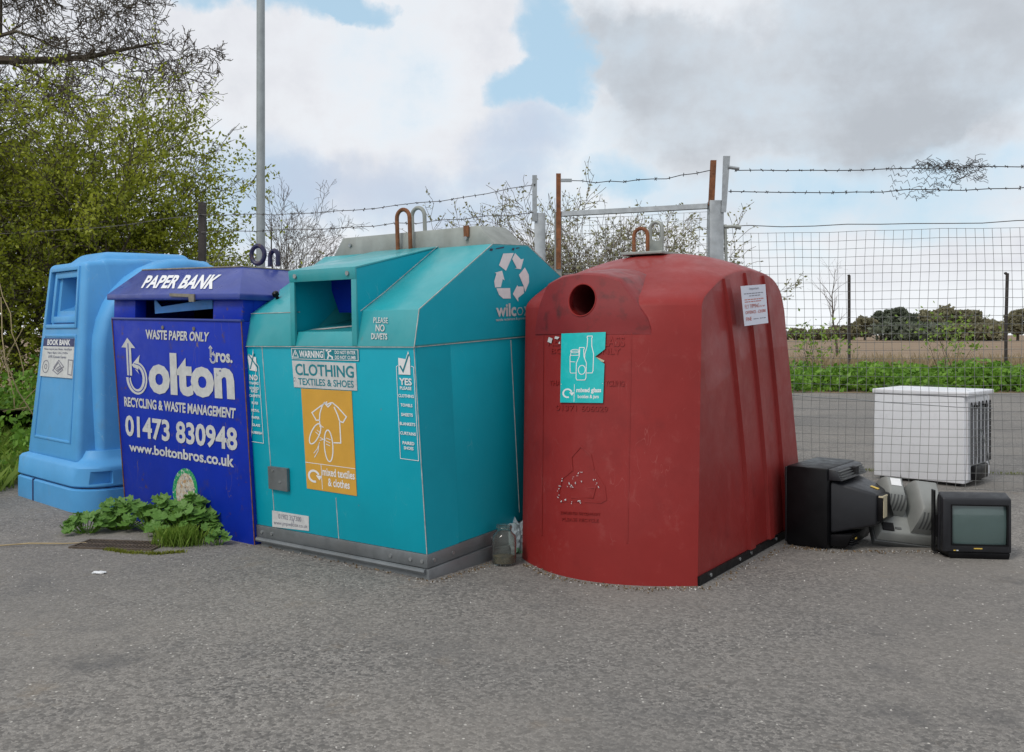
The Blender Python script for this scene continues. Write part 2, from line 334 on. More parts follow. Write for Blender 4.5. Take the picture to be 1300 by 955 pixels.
def ribbon(pts, w, closed=False):
    out = []; P = [Vector(p) for p in pts]; n = len(P)
    L_, R_ = [], []
    for i in range(n):
        a = P[i - 1] if (i > 0 or closed) else P[i]; b = P[(i + 1) % n] if (i < n - 1 or closed) else P[i]
        d1 = (P[i] - a); d2 = (b - P[i])
        if d1.length < 1e-9: d1 = d2
        if d2.length < 1e-9: d2 = d1
        d1 = d1.normalized(); d2 = d2.normalized(); t = (d1 + d2)
        t = t.normalized() if t.length > 1e-6 else d1
        nn = Vector((-t.y, t.x)); k = 1 / max(.45, abs(nn.dot(Vector((-d1.y, d1.x))))); L_.append(P[i] + nn * w / 2 * k); R_.append(P[i] - nn * w / 2 * k)
    for i in range(n if closed else n - 1):
        j = (i + 1) % n; out.append([R_[i], R_[j], L_[j], L_[i]])
    return out
def draw(name, f, polys, mat, parent, e=0.0):
    """flat print: 2d polygons (s, t) laid on a surface map"""
    b = MB()
    for p in polys: b.add([f(q[0], q[1], e) for q in p], [tuple(range(len(p)))])
    return b.build(name, mat, parent, smooth=False, fix=False)
def strokes(name, f, lines, mat, parent, asp=1.0, w=.03, e=0.0):
    """lines in (s, t); asp = real height / width of the map so strokes keep an even width"""
    polys = []
    for ln in lines:
        closed = ln[0] == 'c'; pts = [(p[0], p[1] * asp) for p in (ln[1:] if closed else ln)]
        polys += [[(q.x, q.y / asp) for q in qd] for qd in ribbon(pts, w, closed)]
    return draw(name, f, polys, mat, parent, e)
def arc(cx, cy, rx, ry, a0, a1, n=16): return [(cx + rx * math.cos(R(a0 + (a1 - a0) * i / n)), cy + ry * math.sin(R(a0 + (a1 - a0) * i / n))) for i in range(n + 1)]
def plate(name, f, mat, parent, th=.002, poly=None):
    poly = poly or [(0, 0), (1, 0), (1, 1), (0, 1)]
    b = MB(); b.prism(poly, lambda s, t, d: f(s, t, d), -th, 0.0); return b.build(name, mat, parent, smooth=False)
TEXT = {}
def glyphs(s, bold):
    if (s, bold) not in TEXT:
        c = bpy.data.curves.new('text', 'FONT'); c.body = s; c.offset = bold; c.resolution_u = 3; c.fill_mode = 'FRONT'; c.align_x = 'CENTER'; c.space_line = .9
        o = bpy.data.objects.new('text', c); col.objects.link(o)
        me = bpy.data.meshes.new_from_object(o.evaluated_get(bpy.context.evaluated_depsgraph_get()))
        V = np.array([v.co[:2] for v in me.vertices]); fs = [tuple(p.vertices) for p in me.polygons]
        bpy.data.objects.remove(o); bpy.data.curves.remove(c); bpy.data.meshes.remove(me)
        lo = V.min(0); hi = V.max(0); TEXT[(s, bold)] = ((V - lo) / (hi - lo), fs)
    return TEXT[(s, bold)]
def text(name, s, f, mat, parent, box=(0, 0, 1, 1), bold=.02, e=.0012, thick=0):
    V, fs = glyphs(s, bold); b = MB(); x0, y0, x1, y1 = box
    b.add([f(x0 + (x1 - x0) * v[0], y0 + (y1 - y0) * v[1], e) for v in V], fs)
    o = b.build(name, mat, parent, smooth=False, fix=False)
    if thick:
        nrm = (f(.5, .5, 1) - f(.5, .5, 0)); bm = bmesh.new(); bm.from_mesh(o.data)
        r = bmesh.ops.extrude_face_region(bm, geom=bm.faces[:]); bmesh.ops.translate(bm, vec=nrm * thick, verts=[g for g in r['geom'] if isinstance(g, bmesh.types.BMVert)])
        bmesh.ops.recalc_face_normals(bm, faces=bm.faces); bm.to_mesh(o.data); bm.free()
    return o
def loop_pts(w, h, n=14, leg=None):
    r = w / 2; leg = h - r if leg is None else leg
    return [(-r, 0)] + [(-r, leg * .5)] + [(r * -math.cos(math.pi * i / n), leg + r * math.sin(math.pi * i / n)) for i in range(n + 1)] + [(r, leg * .5), (r, 0)]
def ground_pt(px, py): Z = H * F / (py - HY); return ((px - CX) / F * Z, Z)
random.seed(4)

# ------------------------------------------------------------------ ground and setting
def ground():
    b = MB(); b.grid([[(x, y, 0) for x in (-60, -20, 0, 20, 60)] for y in (-12, 0, 8, 16, 22.7)])
    tag(b.build('car_park', 'tarmac', smooth=False), kind='structure', label='grey weathered tarmac car park')
    b = MB(); b.grid([[(x, y, -.03) for x in (-1500, -300, 0, 300, 1500)] for y in (22.5, 120, 500, 2500)])
    tag(b.build('ploughed_field', 'field', smooth=False), kind='structure', label='bare brown ploughed field beyond the fence')
    rng = random.Random(3); edge = [(-4.62 + rng.uniform(-.06, .06), 1 + i * .5) for i in range(19)] + [(-5.0, 10.6), (-4.4, 11.6), (-2.0, 11.4), (0, 10.6), (1.2, 11.2), (1.4, 14), (1.4, 22)]
    b = MB(); rows = []
    for x, y in edge:
        row = []
        for k in range(7):
            q = k / 6; xx = x + (-22 - x) * q ** 1.5; row.append((xx, y, .005 + min(.5, (x - xx) * .16) * (1 if y < 11.5 else .35)))
        rows.append(row)
    b.grid(rows); tag(b.build('grass_verge', 'verge'), kind='structure', label='overgrown green verge at the left of the tarmac')
ground()

# ------------------------------------------------------------------ textile bank (teal)
def arrow_swirl(name, f, cx, cy, r, mat, parent, asp, w):
    """three quarter ring ending in an arrow head"""
    pts = arc(cx, cy, r, r / asp, 290, 20, 22)
    pts2 = [(p[0], p[1] * asp) for p in pts]; polys = [[(q.x, q.y / asp) for q in qd] for qd in ribbon(pts2, w)]
    hx, hy = cx + r, cy
    polys.append([(hx - r * .62, hy + r * .22 / asp), (hx + r * .05, hy - r * .62 / asp), (hx + r * .62, hy + r * .22 / asp)])
    return draw(name, f, polys, mat, parent, .0012)
def clothing_bank():
    P = pose(-.482, 5.414, -36.4, 3.0, -.25); root = empty('clothing_bank', P)
    tag(root, 'teal steel clothing bank with open chute and orange shirt poster', 'recycling bank')
    W, o, ws, wh, wf, v1, v2, wr = 1.51, .042, .142, 1.332, 1.547, .71, 1.09, 1.933
    DB = 1.84; uc1, uc2 = -1.02, -.455
    ux = lambda a, b_, d: (d, a, b_)
    b = MB(); b.prism([(0, ws), (-o, wh), (DB + o, wh), (DB, ws)], ux, -W, 0); body = b.build('body', 'teal', root, bevel=.004)
    prof = [(-o - .007, wh + .004), (.005, wf), (v1, wr), (v2, wr), (DB - .03, wf), (DB + o + .007, wh + .004)]
    for a0, a1 in ((-W - .007, uc1), (uc2, .007)):
        b = MB(); b.prism(prof, ux, a0, a1); b.build('hood', 'teal_roof', root, bevel=.004)
    # gable end sheets carry the darker unweathered paint
    b = MB(); b.prism([(-o + .004, wh + .012), (.014, wf - .004), (v1 + .004, wr - .01), (v2 - .004, wr - .01), (DB - .04, wf - .004), (DB + o - .004, wh + .012)], ux, .0072, .0105); b.build('gable_end', 'teal', root)
    # middle of the hood: lip, roof of the chute, cheeks and the pocket itself
    b = MB(); b.prism([(-o - .006, wh + .004), (-.022, 1.425), (.02, 1.425), (.02, wh + .004)], ux, uc1 + .001, uc2 - .001); b.build('chute_lip', 'teal_roof', root, bevel=.003)
    b = MB(); b.prism([(.5, 1.76), (v1, wr - .003), (v2, wr - .003), (DB - .03, wf), (DB + o, wh + .01), (.5, wh + .01)], ux, uc1 + .001, uc2 - .001); b.build('rear_hood', 'teal_roof', root)
    top = [(-.045, 1.808), (v1 + .01, wr + .012), (v1 + .01, wr - .006), (-.033, 1.792)]
    b = MB(); b.prism(top, ux, uc1 - .012, uc2 + .012); b.build('chute_roof', 'teal_roof', root, bevel=.003)
    b = MB(); b.prism([(-.047, 1.806), (-.034, 1.806), (-.026, 1.735), (-.040, 1.735)], ux, uc1 - .012, uc2 + .012); fl = b.build('flap', 'teal_roof', root, bevel=.003)
    for u in (uc1 + .05, uc2 - .05):
        b = MB(); b.tube([(u, -.044, 1.772), (u, -.052, 1.772)], .014, 12); b.build('bolt', 'galv', fl)
    for u in (uc1, uc2):
        b = MB(); b.prism([(-.03, 1.40), (-.03, 1.80), (v1, wr + .004), (v1, wr - .1), (.1, 1.40)], ux, u - .012 if u == uc1 else u - .004, u + .004 if u == uc1 else u + .012); b.build('chute_cheek', 'teal', root)
    for u0, u1 in ((uc1 - .011, uc1 + .03), (uc2 - .03, uc2 + .011)):
        b = MB(); b.prism([(-.052, 1.34), (-.036, 1.80), (-.022, 1.80), (-.03, 1.34)], ux, u0, u1); b.build('chute_stile', 'teal_roof', root, bevel=.003)
    b = MB(); b.hexa([(uc1, .0, 1.40), (uc2, .0, 1.40), (uc2, .5, 1.46), (uc1, .5, 1.46), (uc1, .0, 1.424), (uc2, .0, 1.424), (uc2, .5, 1.486), (uc1, .5, 1.486)]); fl = b.build('chute_floor', 'teal_roof', root)
    ff = lambda s, t, e=0: Vector((uc1 + (uc2 - uc1) * s, .5 * t, 1.426 + .062 * t + e))
    draw('floor_print', ff, [[(.08, .12), (.86, .66), (.99, .66), (.99, .58), (.3, .12)], [(.86, .2), (.97, .5), (.97, .2)]], 'offwhite', fl, .002)
    b = MB(); b.box(uc1 + .002, uc2 - .002, .46, .49, 1.47, 1.88); b.build('chute_back', 'teal', root)
    q = [on_plane(P, c, (0, .30, 0), (0, 1, 0)) for c in ((431, 397), (462, 397), (462, 345), (413, 345))]; b = MB(); b.prism([(p.x, p.z) for p in q], lambda a, c, d: (min(a, uc2 - .005), d, c), .298, .308); b.build('inner_door', 'dark_blue', root)
    b = MB(); nn = Vector((0, -(wr - wf), v1 - .005)).normalized(); k = on_plane(P, (352.5, 379), (0, .005, wf), nn); b.tube([k, k + nn * .02, k + nn * .021, k + nn * .045, k + nn * .052], [.012, .012, .022, .022, .014], 12); b.build('knob', 'black', root)
    # pale worn edges
    b = MB(); T = lambda pts: b.tube(pts, .0035, 4)
    T = lambda pts: b.tube(pts, .0026, 4)
    T([(.010, -o - .009, wh + .002), (.010, .003, wf), (.010, v1, wr + .001), (.010, v2, wr + .001), (.010, DB - .03, wf)]); T([(-W, -o - .009, wh + .002), (.010, -o - .009, wh + .002), (.010, 1.1, wh + .002)])
    T([(uc2 + .012, -.012, 1.545), (uc2 + .012, .19, 1.65), (uc2 + .012, v1, wr + .012)]); T([(.001, -.001, ws), (.001, -o - .001, wh)])
    T([(.002, .905, .2), (.002, .875, wh - .01)]); T([(-W - .006, -o - .008, wh), (-W - .006, .003, wf), (-.995, .003, wf + .002)]); b.build('edge_trim', 'trim', root)
    fv = lambda w: -o * (w - ws) / (wh - ws); us = on_plane(P, (331, 470), (0, -.02, 0), (0, 1, 0.035)).x
    b = MB()
    b.prism([(us - .0025, ws), (us + .0025, ws), (us + .0025, wh), (us - .0025, wh)], lambda a, c, d: (a, fv(c) + d, c), -.002, .004); b.build('panel_seam', 'trim', root); b = MB()
    uc = on_plane(P, (424, 650), (0, -.02, 0), (0, 1, 0.035)).x; b.prism([(uc - .002, ws), (uc + .002, ws), (uc + .002, .40), (uc - .002, .40)], lambda a, c, d: (a, fv(c) + d, c), -.002, .004)
    b.build('panel_seam', 'trim', root)
    b = MB(); b.prism([(.0, ws), (.28, ws), (.265, wh - .002), (-.030, wh - .002)], lambda a, c, d: (d, a + .006, c), -.004, .0025); b.build('corner_lap', 'teal', root)
    b = MB(); b.box(-W - .006, .007, -.008, DB + .006, .062, ws - .001); sk = b.build('skirting', 'skirt', root, bevel=.003)
    for u in (-W + .06, -W + .16, -.28, -.12, -.03):
        b = MB(); b.tube([(u, -.006, .10), (u, -.014, .10)], .011, 10); b.build('rivet', 'galv', sk)
    for v in (.05, .22, .6):
        b = MB(); b.tube([(.006, v, .10), (.014, v, .10)], .011, 10); b.build('rivet', 'galv', sk)
    b = MB(); b.box(-W + .05, .02, -.012, DB - .02, -.12, .058); b.build('plinth', 'skirt', root, bevel=.003)
    b = MB(); b.tube([(-W + .02, -.018, .05), (.0, -.018, .046)], .016, 8); b.build('plinth_lip', 'skirt', root)
    # ridge cover and lifting loops
    b = MB(); b.hexa([(-W + .05, .745, wr + .001), (.0, .745, wr + .001), (.0, 1.05, wr + .001), (-W + .05, 1.05, wr + .001), (-W + .14, .755, wr + .125), (-.13, .755, wr + .125), (-.13, 1.04, wr + .125), (-W + .14, 1.04, wr + .125)]); rc = b.build('ridge_cover', 'galv_dull', root, bevel=.004)
    b = MB(); b.box(-.245, -.205, .738, .75, wr + .06, wr + .132); b.build('bracket', 'rust', rc)
    b = MB(); b.tube([(-.225, .74, wr + .05), (-.225, .728, wr + .05)], .013, 8); b.build('bolt', 'galv', rc)
    b = MB(); b.tube([(-W + .22, .748, wr + .07), (-W + .22, .738, wr + .07)], .013, 8); b.build('bolt', 'galv', rc)
    for u, v, w_, h, m_ in ((-.745, .715, .115, .285, 'rust'), (-.775, .90, .115, .31, 'galv_dull')):
        b = MB(); b.tube([(u + p[0], v + .01 * p[1], wr - .01 + p[1]) for p in loop_pts(w_, h)], .014, 10); b.build('lifting_loop', m_, root)
    # stickers and print on the front
    n = Vector((0, -(wh - ws), -o)).normalized() * 1.0; n = Vector((0, -1, -.0353)).normalized(); p0 = (0, 0, ws)
    Q = lambda cs, off=.004: quad_map(P, cs, p0, n, off)
    f = Q([(370, 441.8), (456, 443.4), (456.5, 458.6), (371, 456.2)]); s = plate('warning_sticker', f, 'tealprint', root)
    strokes('border', f, [('c', (.01, .05), (.99, .05), (.99, .95), (.01, .95)), [(.50, .05), (.50, .95)]], 'white', s, .17, .008, .0012)
    strokes('triangle_symbol', f, [('c', (.02, .2), (.11, .2), (.065, .82)), [(.065, .62), (.065, .38)]], 'white', s, .17, .011, .0012)
    text('lettering', 'WARNING', f, 'white', s, (.125, .18, .485, .80), .03)
    strokes('climbing_figure_symbol', f, [[(.55, .12), (.57, .45), (.56, .7)], [(.57, .45), (.62, .3), (.62, .1)], [(.56, .7), (.61, .85)], [(.53, .8), (.56, .88)]], 'white', s, .17, .02, .0012)
    text('lettering', 'DO NOT ENTER', f, 'white', s, (.66, .55, .955, .85), .02); text('lettering', 'DO NOT CLIMB', f, 'white', s, (.66, .13, .955, .43), .02)
    f = Q([(371.4, 457.8), (452.4, 461.2), (454, 496), (374, 491.5)], .0045); s = plate('clothing_sign', f, 'offwhite', root, .003)
    text('lettering', 'CLOTHING', f, 'tealprint', s, (.045, .46, .965, .90), .02); text('lettering', 'TEXTILES & SHOES', f, 'tealprint', s, (.08, .10, .955, .36), .015)
    f = Q([(382.8, 493.3), (446.8, 496.6), (453.6, 629.7), (390.3, 620)], .004); s = plate('shirt_poster', f, 'orange', root); A = 2.02 * .95
    y = lambda q: 1 - q
    shirt = [[(.52, y(.115)), (.40, y(.155)), (.20, y(.232)), (.28, y(.305)), (.345, y(.30)), (.36, y(.232)), (.41, y(.165)), (.46, y(.125))], [(.345, y(.30)), (.35, y(.37))], [(.46, y(.122)), (.52, y(.14)), (.58, y(.125)), (.62, y(.12))], [(.47, y(.13)), (.53, y(.165)), (.60, y(.13))],
             [(.62, y(.12)), (.72, y(.16)), (.88, y(.248)), (.81, y(.305)), (.745, y(.295)), (.71, y(.232)), (.65, y(.16))], [(.745, y(.295)), (.745, y(.505)), (.60, y(.51))]]
    shoe1 = ['c'] + [(.24 + .19 * math.cos(a) * math.cos(.95) - .075 * math.sin(a) * math.sin(.95), y(.44) + (.19 * math.cos(a) * math.sin(.95) + .075 * math.sin(a) * math.cos(.95)) / A * 1.25) for a in np.linspace(0, 2 * math.pi, 22)[:-1]]
    shoe2 = ['c'] + arc(.50, y(.545), .085, .155, 0, 340, 20)
    lace = [[(.28, y(.40)), (.36, y(.43))], [(.25, y(.42)), (.33, y(.455))], [(.33, y(.47)), (.45, y(.495))], [(.33, y(.50)), (.45, y(.48))], [(.46, y(.47)), (.55, y(.485))], [(.45, y(.50)), (.54, y(.515))], [(.45, y(.53)), (.53, y(.545))], [(.32, y(.52)), (.27, y(.585)), (.19, y(.635))], [(.31, y(.53)), (.28, y(.61)), (.20, y(.675))], [(.34, y(.345)), (.42, y(.37))]]
    strokes('shirt_drawing', f, shirt, 'white', s, A, .022, .0012); strokes('shoe_drawing', f, [tuple(shoe1)], 'white', s, A, .022, .0013); strokes('shoe_drawing', f, [tuple(shoe2)], 'white', s, A, .022, .0013); strokes('lace_drawing', f, lace, 'white', s, A, .013, .0014)
    strokes('divider', f, [[(.0, y(.735)), (1, y(.738))], [(.325, y(.74)), (.325, y(.985))]], 'white', s, A, .012, .0012)
    arrow_swirl('recycling_arrow', f, .165, y(.865), .105, 'white', s, A, .04)
    text('lettering', 'mixed textiles\n& clothes', f, 'white', s, (.345, y(.945), .98, y(.765)), .02)
    f = Q([(346, 648), (392.5, 655.5), (392.7, 674), (346.4, 668.8)], .004); s = plate('phone_label', f, 'offwhite', root)
    text('lettering', '01902 357300', f, 'ink', s, (.18, .56, .80, .88), .0); text('lettering', 'www.jmpwilcox.co.uk', f, 'ink', s, (.04, .10, .97, .42), .0)
    f = Q([(343.2, 591.5), (367.5, 594.5), (368.3, 623.5), (344.5, 619.5)], .022); s = plate('lock_plate', f, 'skirt', root, .02)
    for a, c in ((.25, .85), (.62, .38)):
        b = MB(); b.prism(arc(a, c, .06, .05, 0, 330, 9), lambda p, q, d: f(p, q, d), -.004, .004); b.build('rivet', 'galv', s)
    # strips: NO at the left, YES at the right
    f = Q([(310.5, 441), (328.5, 441.2), (335.2, 562.8), (317.3, 560)], .004); A = 5.2
    s = strokes('no_list_border', f, [('c', (.12, .0), (1.0, .0), (.96, .80), (.80, .84)), [(.12, .0), (.10, .80)]], 'white', root, A, .03, 0)
    draw('crossed_bag_symbol', f, [[(.30, .76), (.82, .75), (.80, .90), (.66, .90), (.62, .985), (.55, .91), (.28, .93), (.22, .90)]], 'white', s, 0)
    strokes('cross_mark', f, [[(.30, .925), (.86, .795)], [(.36, .775), (.68, .94)]], 'tealprint', s, A, .07, .0012)
    text('lettering', 'NO', f, 'white', s, (.28, .655, .85, .715), .03)
    for i, (t, q) in enumerate((('THANKS', .625), ('SOILED', .572), ('RAGS', .540), ('CARPETS', .492), ('RUGS', .417), ('METAL', .338), ('PAPER', .262), ('GLASS', .183), ('RUBBISH', .103))):
        hw = .055 * len(t); text('lettering', t, f, 'white', s, (.56 - hw, q - .014, .56 + hw, q + .014), .03)
    f = Q([(502, 443), (524.5, 443.5), (532, 585), (508.9, 582)], .004); A = 5.4
    s = strokes('yes_list_border', f, [[(.12, .85), (.03, .84), (.0, .0), (1, .0), (1, .84), (.86, .85)]], 'white', root, A, .03, 0)
    draw('ticked_box_symbol', f, [[(.14, .77), (.80, .77), (.82, .92), (.74, .985), (.58, .91), (.16, .92)]], 'white', s, 0)
    strokes('tick_mark', f, [[(.24, .85), (.40, .80), (.76, .955)]], 'tealprint', s, A, .08, .0012)
    text('lettering', 'YES', f, 'white', s, (.16, .675, .86, .74), .03)
    for t, q in (('PLEASE', .648), ('CLOTHING', .578), ('TOWELS', .494), ('SHEETS', .408), ('BLANKETS', .324), ('CURTAINS', .238), ('PAIRED', .150), ('SHOES', .104)):
        hw = .054 * len(t); text('lettering', t, f, 'white', s, (.5 - hw, q - .0145, .5 + hw, q + .0145), .03)
    nh = Vector((0, -(wf - wh), .05)).normalized(); f = quad_map(P, [(473, 403), (493, 403.6), (493.5, 431.6), (472, 431)], (0, -o - .007, wh), nh, .004)
    s = text('lettering', 'PLEASE', f, 'offwhite', root, (.10, .74, 1, 1), .01); text('lettering', 'NO', f, 'offwhite', root, (.25, .36, .80, .68), .02); text('lettering', 'DUVETS', f, 'offwhite', root, (0, 0, .95, .28), .025)
    # gable end: loop of six arrows and the firm's name
    f = quad_map(P, [(627, 320.5), (671.4, 320.5), (671.4, 384), (627, 384)], (.0105, 0, 0), (1, 0, 0), .003)
    g = lambda L_: [((x_ - 235) / 385, 1 - (y_ - 92) / 550) for x_, y_ in L_]
    draw('recycling_loop_emblem', f, [g([(330, 105), (445, 100), (360, 295), (285, 235)]), g([(460, 100), (525, 170), (557, 162), (525, 278), (455, 268), (478, 262), (427, 165)]), g([(570, 258), (615, 340), (618, 420), (573, 530), (560, 470), (503, 340)]),
         g([(555, 468), (560, 540), (495, 592), (495, 635), (435, 550), (485, 452), (492, 468)]), g([(258, 487), (405, 485), (412, 600), (330, 600), (285, 560)]), g([(243, 478), (235, 410), (258, 325), (238, 318), (318, 293), (345, 400), (325, 385), (305, 475)])], 'white', root, 0)
    f = quad_map(P, [(628.8, 386), (671.5, 384), (671.5, 401), (629.5, 402.5)], (.0105, 0, 0), (1, 0, 0), .003)
    text('lettering', 'wilc', f, 'offwhite', root, (0, 0, .59, 1), .03); text('lettering', 'x', f, 'offwhite', root, (.83, .02, 1, .70), .03)
    strokes('ring_letter', f, [('c',) + tuple(arc(.71, .36, .09, .30, 0, 300, 5))], 'offwhite', root, .36, .02, .001)
    f = quad_map(P, [(628.8, 404.5), (672, 402), (672, 406), (629, 409)], (.0105, 0, 0), (1, 0, 0), .003)
    text('lettering', 'textile reclaimers & processors', f, 'offwhite', root, (0, 0, 1, 1), .01)
    f = quad_map(P, [(615, 312.5), (662, 311), (662, 318), (615, 319)], (.0105, 0, 0), (1, 0, 0), .002)
    draw('scuff_marks', f, [[(.12, .1), (.2, .0), (.22, .45), (.15, .5)], [(.28, .3), (.5, .5), (.52, .8), (.3, .5)], [(.72, .1), (.78, .0), (.8, .5), (.74, .45)], [(.84, .3), (.95, .4), (.93, .55), (.84, .5)]], 'ring', root)
    return root
clothing_bank()

# ------------------------------------------------------------------ paper bank (dark blue)
def paper_bank():
    P = pose(-1.7125, 6.29, -36.3, -.3, 1.15); root = empty('paper_bank', P)
    tag(root, 'dark blue steel paper bank with hipped lid and large white lettering', 'recycling bank')
    W, o, wb, wl = 1.515, .140, 1.487, 1.655; DB = 1.25
    ux = lambda a, b_, d: (d, a, b_); fv = lambda w: -o * w / wb
    b = MB(); b.prism([(.0047, -.05), (-o, wb), (DB + .1, wb), (DB, -.05)], ux, -W, 0); b.build('body', 'dark_blue', root, bevel=.006)
    b = MB(); b.box(-W - .004, .004, -o - .008, -o + .02, wb - .004, wb + .012); b.build('ledge', 'lid_blue', root, bevel=.003)
    # slot band: two closed ends, sides and back
    z0, z1 = wb + .001, wl - .02; s0, s1 = -1.235, -.315; vf = -o + .012
    for a0, a1 in ((-W + .002, s0), (s1, -.002)):
        b = MB(); b.box(a0, a1, vf, vf + .09, z0, z1); b.build('slot_end', 'dark_blue', root, bevel=.004)
    b = MB(); b.box(-W + .002, -W + .03, vf + .09, DB, z0, z1); b.build('slot_side', 'dark_blue', root); b = MB(); b.box(-.03, -.002, vf + .09, DB, z0, z1); b.build('slot_side', 'dark_blue', root)
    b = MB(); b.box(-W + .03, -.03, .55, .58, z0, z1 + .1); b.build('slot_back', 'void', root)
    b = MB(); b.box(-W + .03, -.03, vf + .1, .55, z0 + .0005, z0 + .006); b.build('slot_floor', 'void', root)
    f = quad_map(P, [(196, 383), (269.5, 383), (269.8, 392), (196.8, 398.4)], (0, -o + .06, 0), (0, -1, 0), 0)
    b = MB(); b.prism([(0, 0), (1, 0), (1, 1.4), (.12, .55), (0, 1.25)], lambda s, t, d: f(s, t, d), -.004, 0); b.build('inner_flap', 'inner_blue', root)
    # hipped lid
    e0, e1 = wl - .028, wl + .012; v0 = -o - .035; r = wl + .21
    b = MB(); u0, u1 = -W - .02, .022; vb = DB + .14
    vs = [(u0, v0, e0), (u1, v0, e0), (u1, vb, e0), (u0, vb, e0), (u0, v0, e1), (u1, v0, e1), (u1, vb, e1), (u0, vb, e1), (u0 + .004, .105, r), (-.31, .105, r), (-.31, vb - .28, r), (u0 + .004, vb - .28, r)]
    b.add(vs, [(3, 2, 1, 0), (0, 1, 5, 4), (1, 2, 6, 5), (2, 3, 7, 6), (3, 0, 4, 7), (4, 5, 9, 8), (5, 6, 10, 9), (6, 7, 11, 10), (7, 4, 8, 11), (8, 9, 10, 11)]); lid = b.build('lid', 'lid_blue', root, bevel=.006)
    b = MB(); b.tube([(u0 + .02, .102, r + .001), (-.31, .102, r + .001)], .007, 6); b.tube([(-.308, .105, r), (-.308, vb - .28, r)], .006, 6); b.build('worn_ridge', 'brass', lid)
    n = Vector((0, -(r - e1), .105 - v0)).normalized()
    f = quad_map(P, [(188.3, 350.4), (283.2, 349.2), (269.8, 367.6), (179.2, 366.2)], (0, v0, e1), n, .003); text('lettering', 'PAPER BANK', f, 'white', lid, bold=.035)
    f = quad_map(P, [(217, 372.5), (248, 373.5), (248, 383.5), (217, 382.5)], (0, v0, 0), (0, -1, 0), .008); b = MB(); b.prism([(0, .62), (.78, .60), (.80, 0), (1, 0), (1, 1), (0, 1)], lambda s, t, d: f(s, t, d), -.008, .004); b.build('latch', 'brass', lid)
    for px, py, rr, tilt in ((327.5, 323.5, .054, .3), (348, 328, .048, .2)):
        c = on_plane(P, (px, py), (0, .42, 0), (0, 1, 0)); b = MB()
        if rr > .05: b.tube([c + Vector((rr * 1.0 * math.cos(a), tilt * rr * math.cos(a), rr * 1.22 * math.sin(a))) for a in np.linspace(0, 2 * math.pi, 25)[:-1]], .017, 8, closed=True)
        else: b.tube([c + Vector((p[0], 0, p[1] - .06)) for p in loop_pts(.085, .115)], .017, 8)
        b.build('lifting_ring', 'ring', lid)
    # print on the front
    n = Vector((0, -1, -o / wb)).normalized(); Q = lambda cs, off=.003: quad_map(P, cs, (0, 0, 0), n, off)
    T = lambda s, cs, bold=.03, mt='offwhite': text('lettering', s, Q(cs), mt, root, bold=bold)
    T('WASTE PAPER ONLY', [(185.3, 418.3), (266.4, 421.9), (264.8, 434), (185.8, 430.5)], .035)
    T('olton', [(188.3, 446.8), (296.5, 451.6), (299, 508), (189.8, 499.6)], .045)
    T('ros.', [(274.8, 447.6), (295.8, 449.6), (295.8, 461.2), (275, 460)], .035)
    T('RECYCLING & WASTE MANAGEMENT', [(158, 503.5), (300, 518.2), (299, 531.6), (158.8, 516)], .035)
    T('01473 830948', [(159.3, 526.6), (301.6, 543.3), (302, 573), (160, 553.7)], .03)
    T('www.boltonbros.co.uk', [(164.3, 561.6), (297.5, 578), (297.8, 593.6), (164.8, 572.6)], .03)
    def bee(cs):
        f = Q(cs); A = 1.95
        s = draw('arrow_letter', f, [[(.02, .815), (.27, 1.0), (.57, .815), (.40, .815), (.40, .30), (.20, .30), (.20, .815)]], 'offwhite', root)
        ring = arc(.58, .265, .335, .255, 180, 450, 24) + [(.52, .52)]
        strokes('arrow_letter_bowl', f, [ring], 'offwhite', s, A, .19, .0004)
        draw('arrow_letter_head', f, [[(.40, .50), (.74, .70), (.70, .60), (.66, .40), (.72, .33)]], 'offwhite', s, .0006)
        strokes('arrow_letter_inline', f, [[(.29, .90), (.29, .26)] + arc(.60, .265, .335, .255, 180, 440, 22) + [(.50, .53)], [(.50, .45), (.64, .42), (.78, .28)]], 'dark_blue', s, A, .03, .0012)
    bee([(153.3, 428.4), (186, 430), (187.6, 500), (157.2, 496)]); bee([(264.6, 438.2), (274.8, 438.8), (275.2, 461), (265.2, 460.2)])
    f = Q([(219.6, 594.5), (251.2, 594.5), (251.2, 651.5), (219.6, 651.5)]); s = draw('oval_sticker', f, [arc(.5, .5, .5, .5, 0, 350, 32)], 'green_rim', root)
    draw('sticker_picture', f, [[(p[0] + .02, p[1] - .02) for p in arc(.5, .5, .37, .41, 0, 350, 32)]], 'cartoon', s, .001)
    b = MB(); b.tube([(.001, -.001, .0), (.001, -o - .001, wb)], .004, 5); b.build('worn_edge', 'rust', root); b = MB(); b.tube([(-W - .001, -.001, .0), (-W - .001, -o - .001, wb)], .005, 5); b.build('worn_edge', 'rust', root)
    for px in ((207, 415.8), (246.5, 417.5)):
        c = on_plane(P, px, (0, 0, 0), n); b = MB(); b.tube([c + n * -.002, c + n * .006], .014, 10); b.build('rivet', 'brass', root)
    return root
paper_bank()

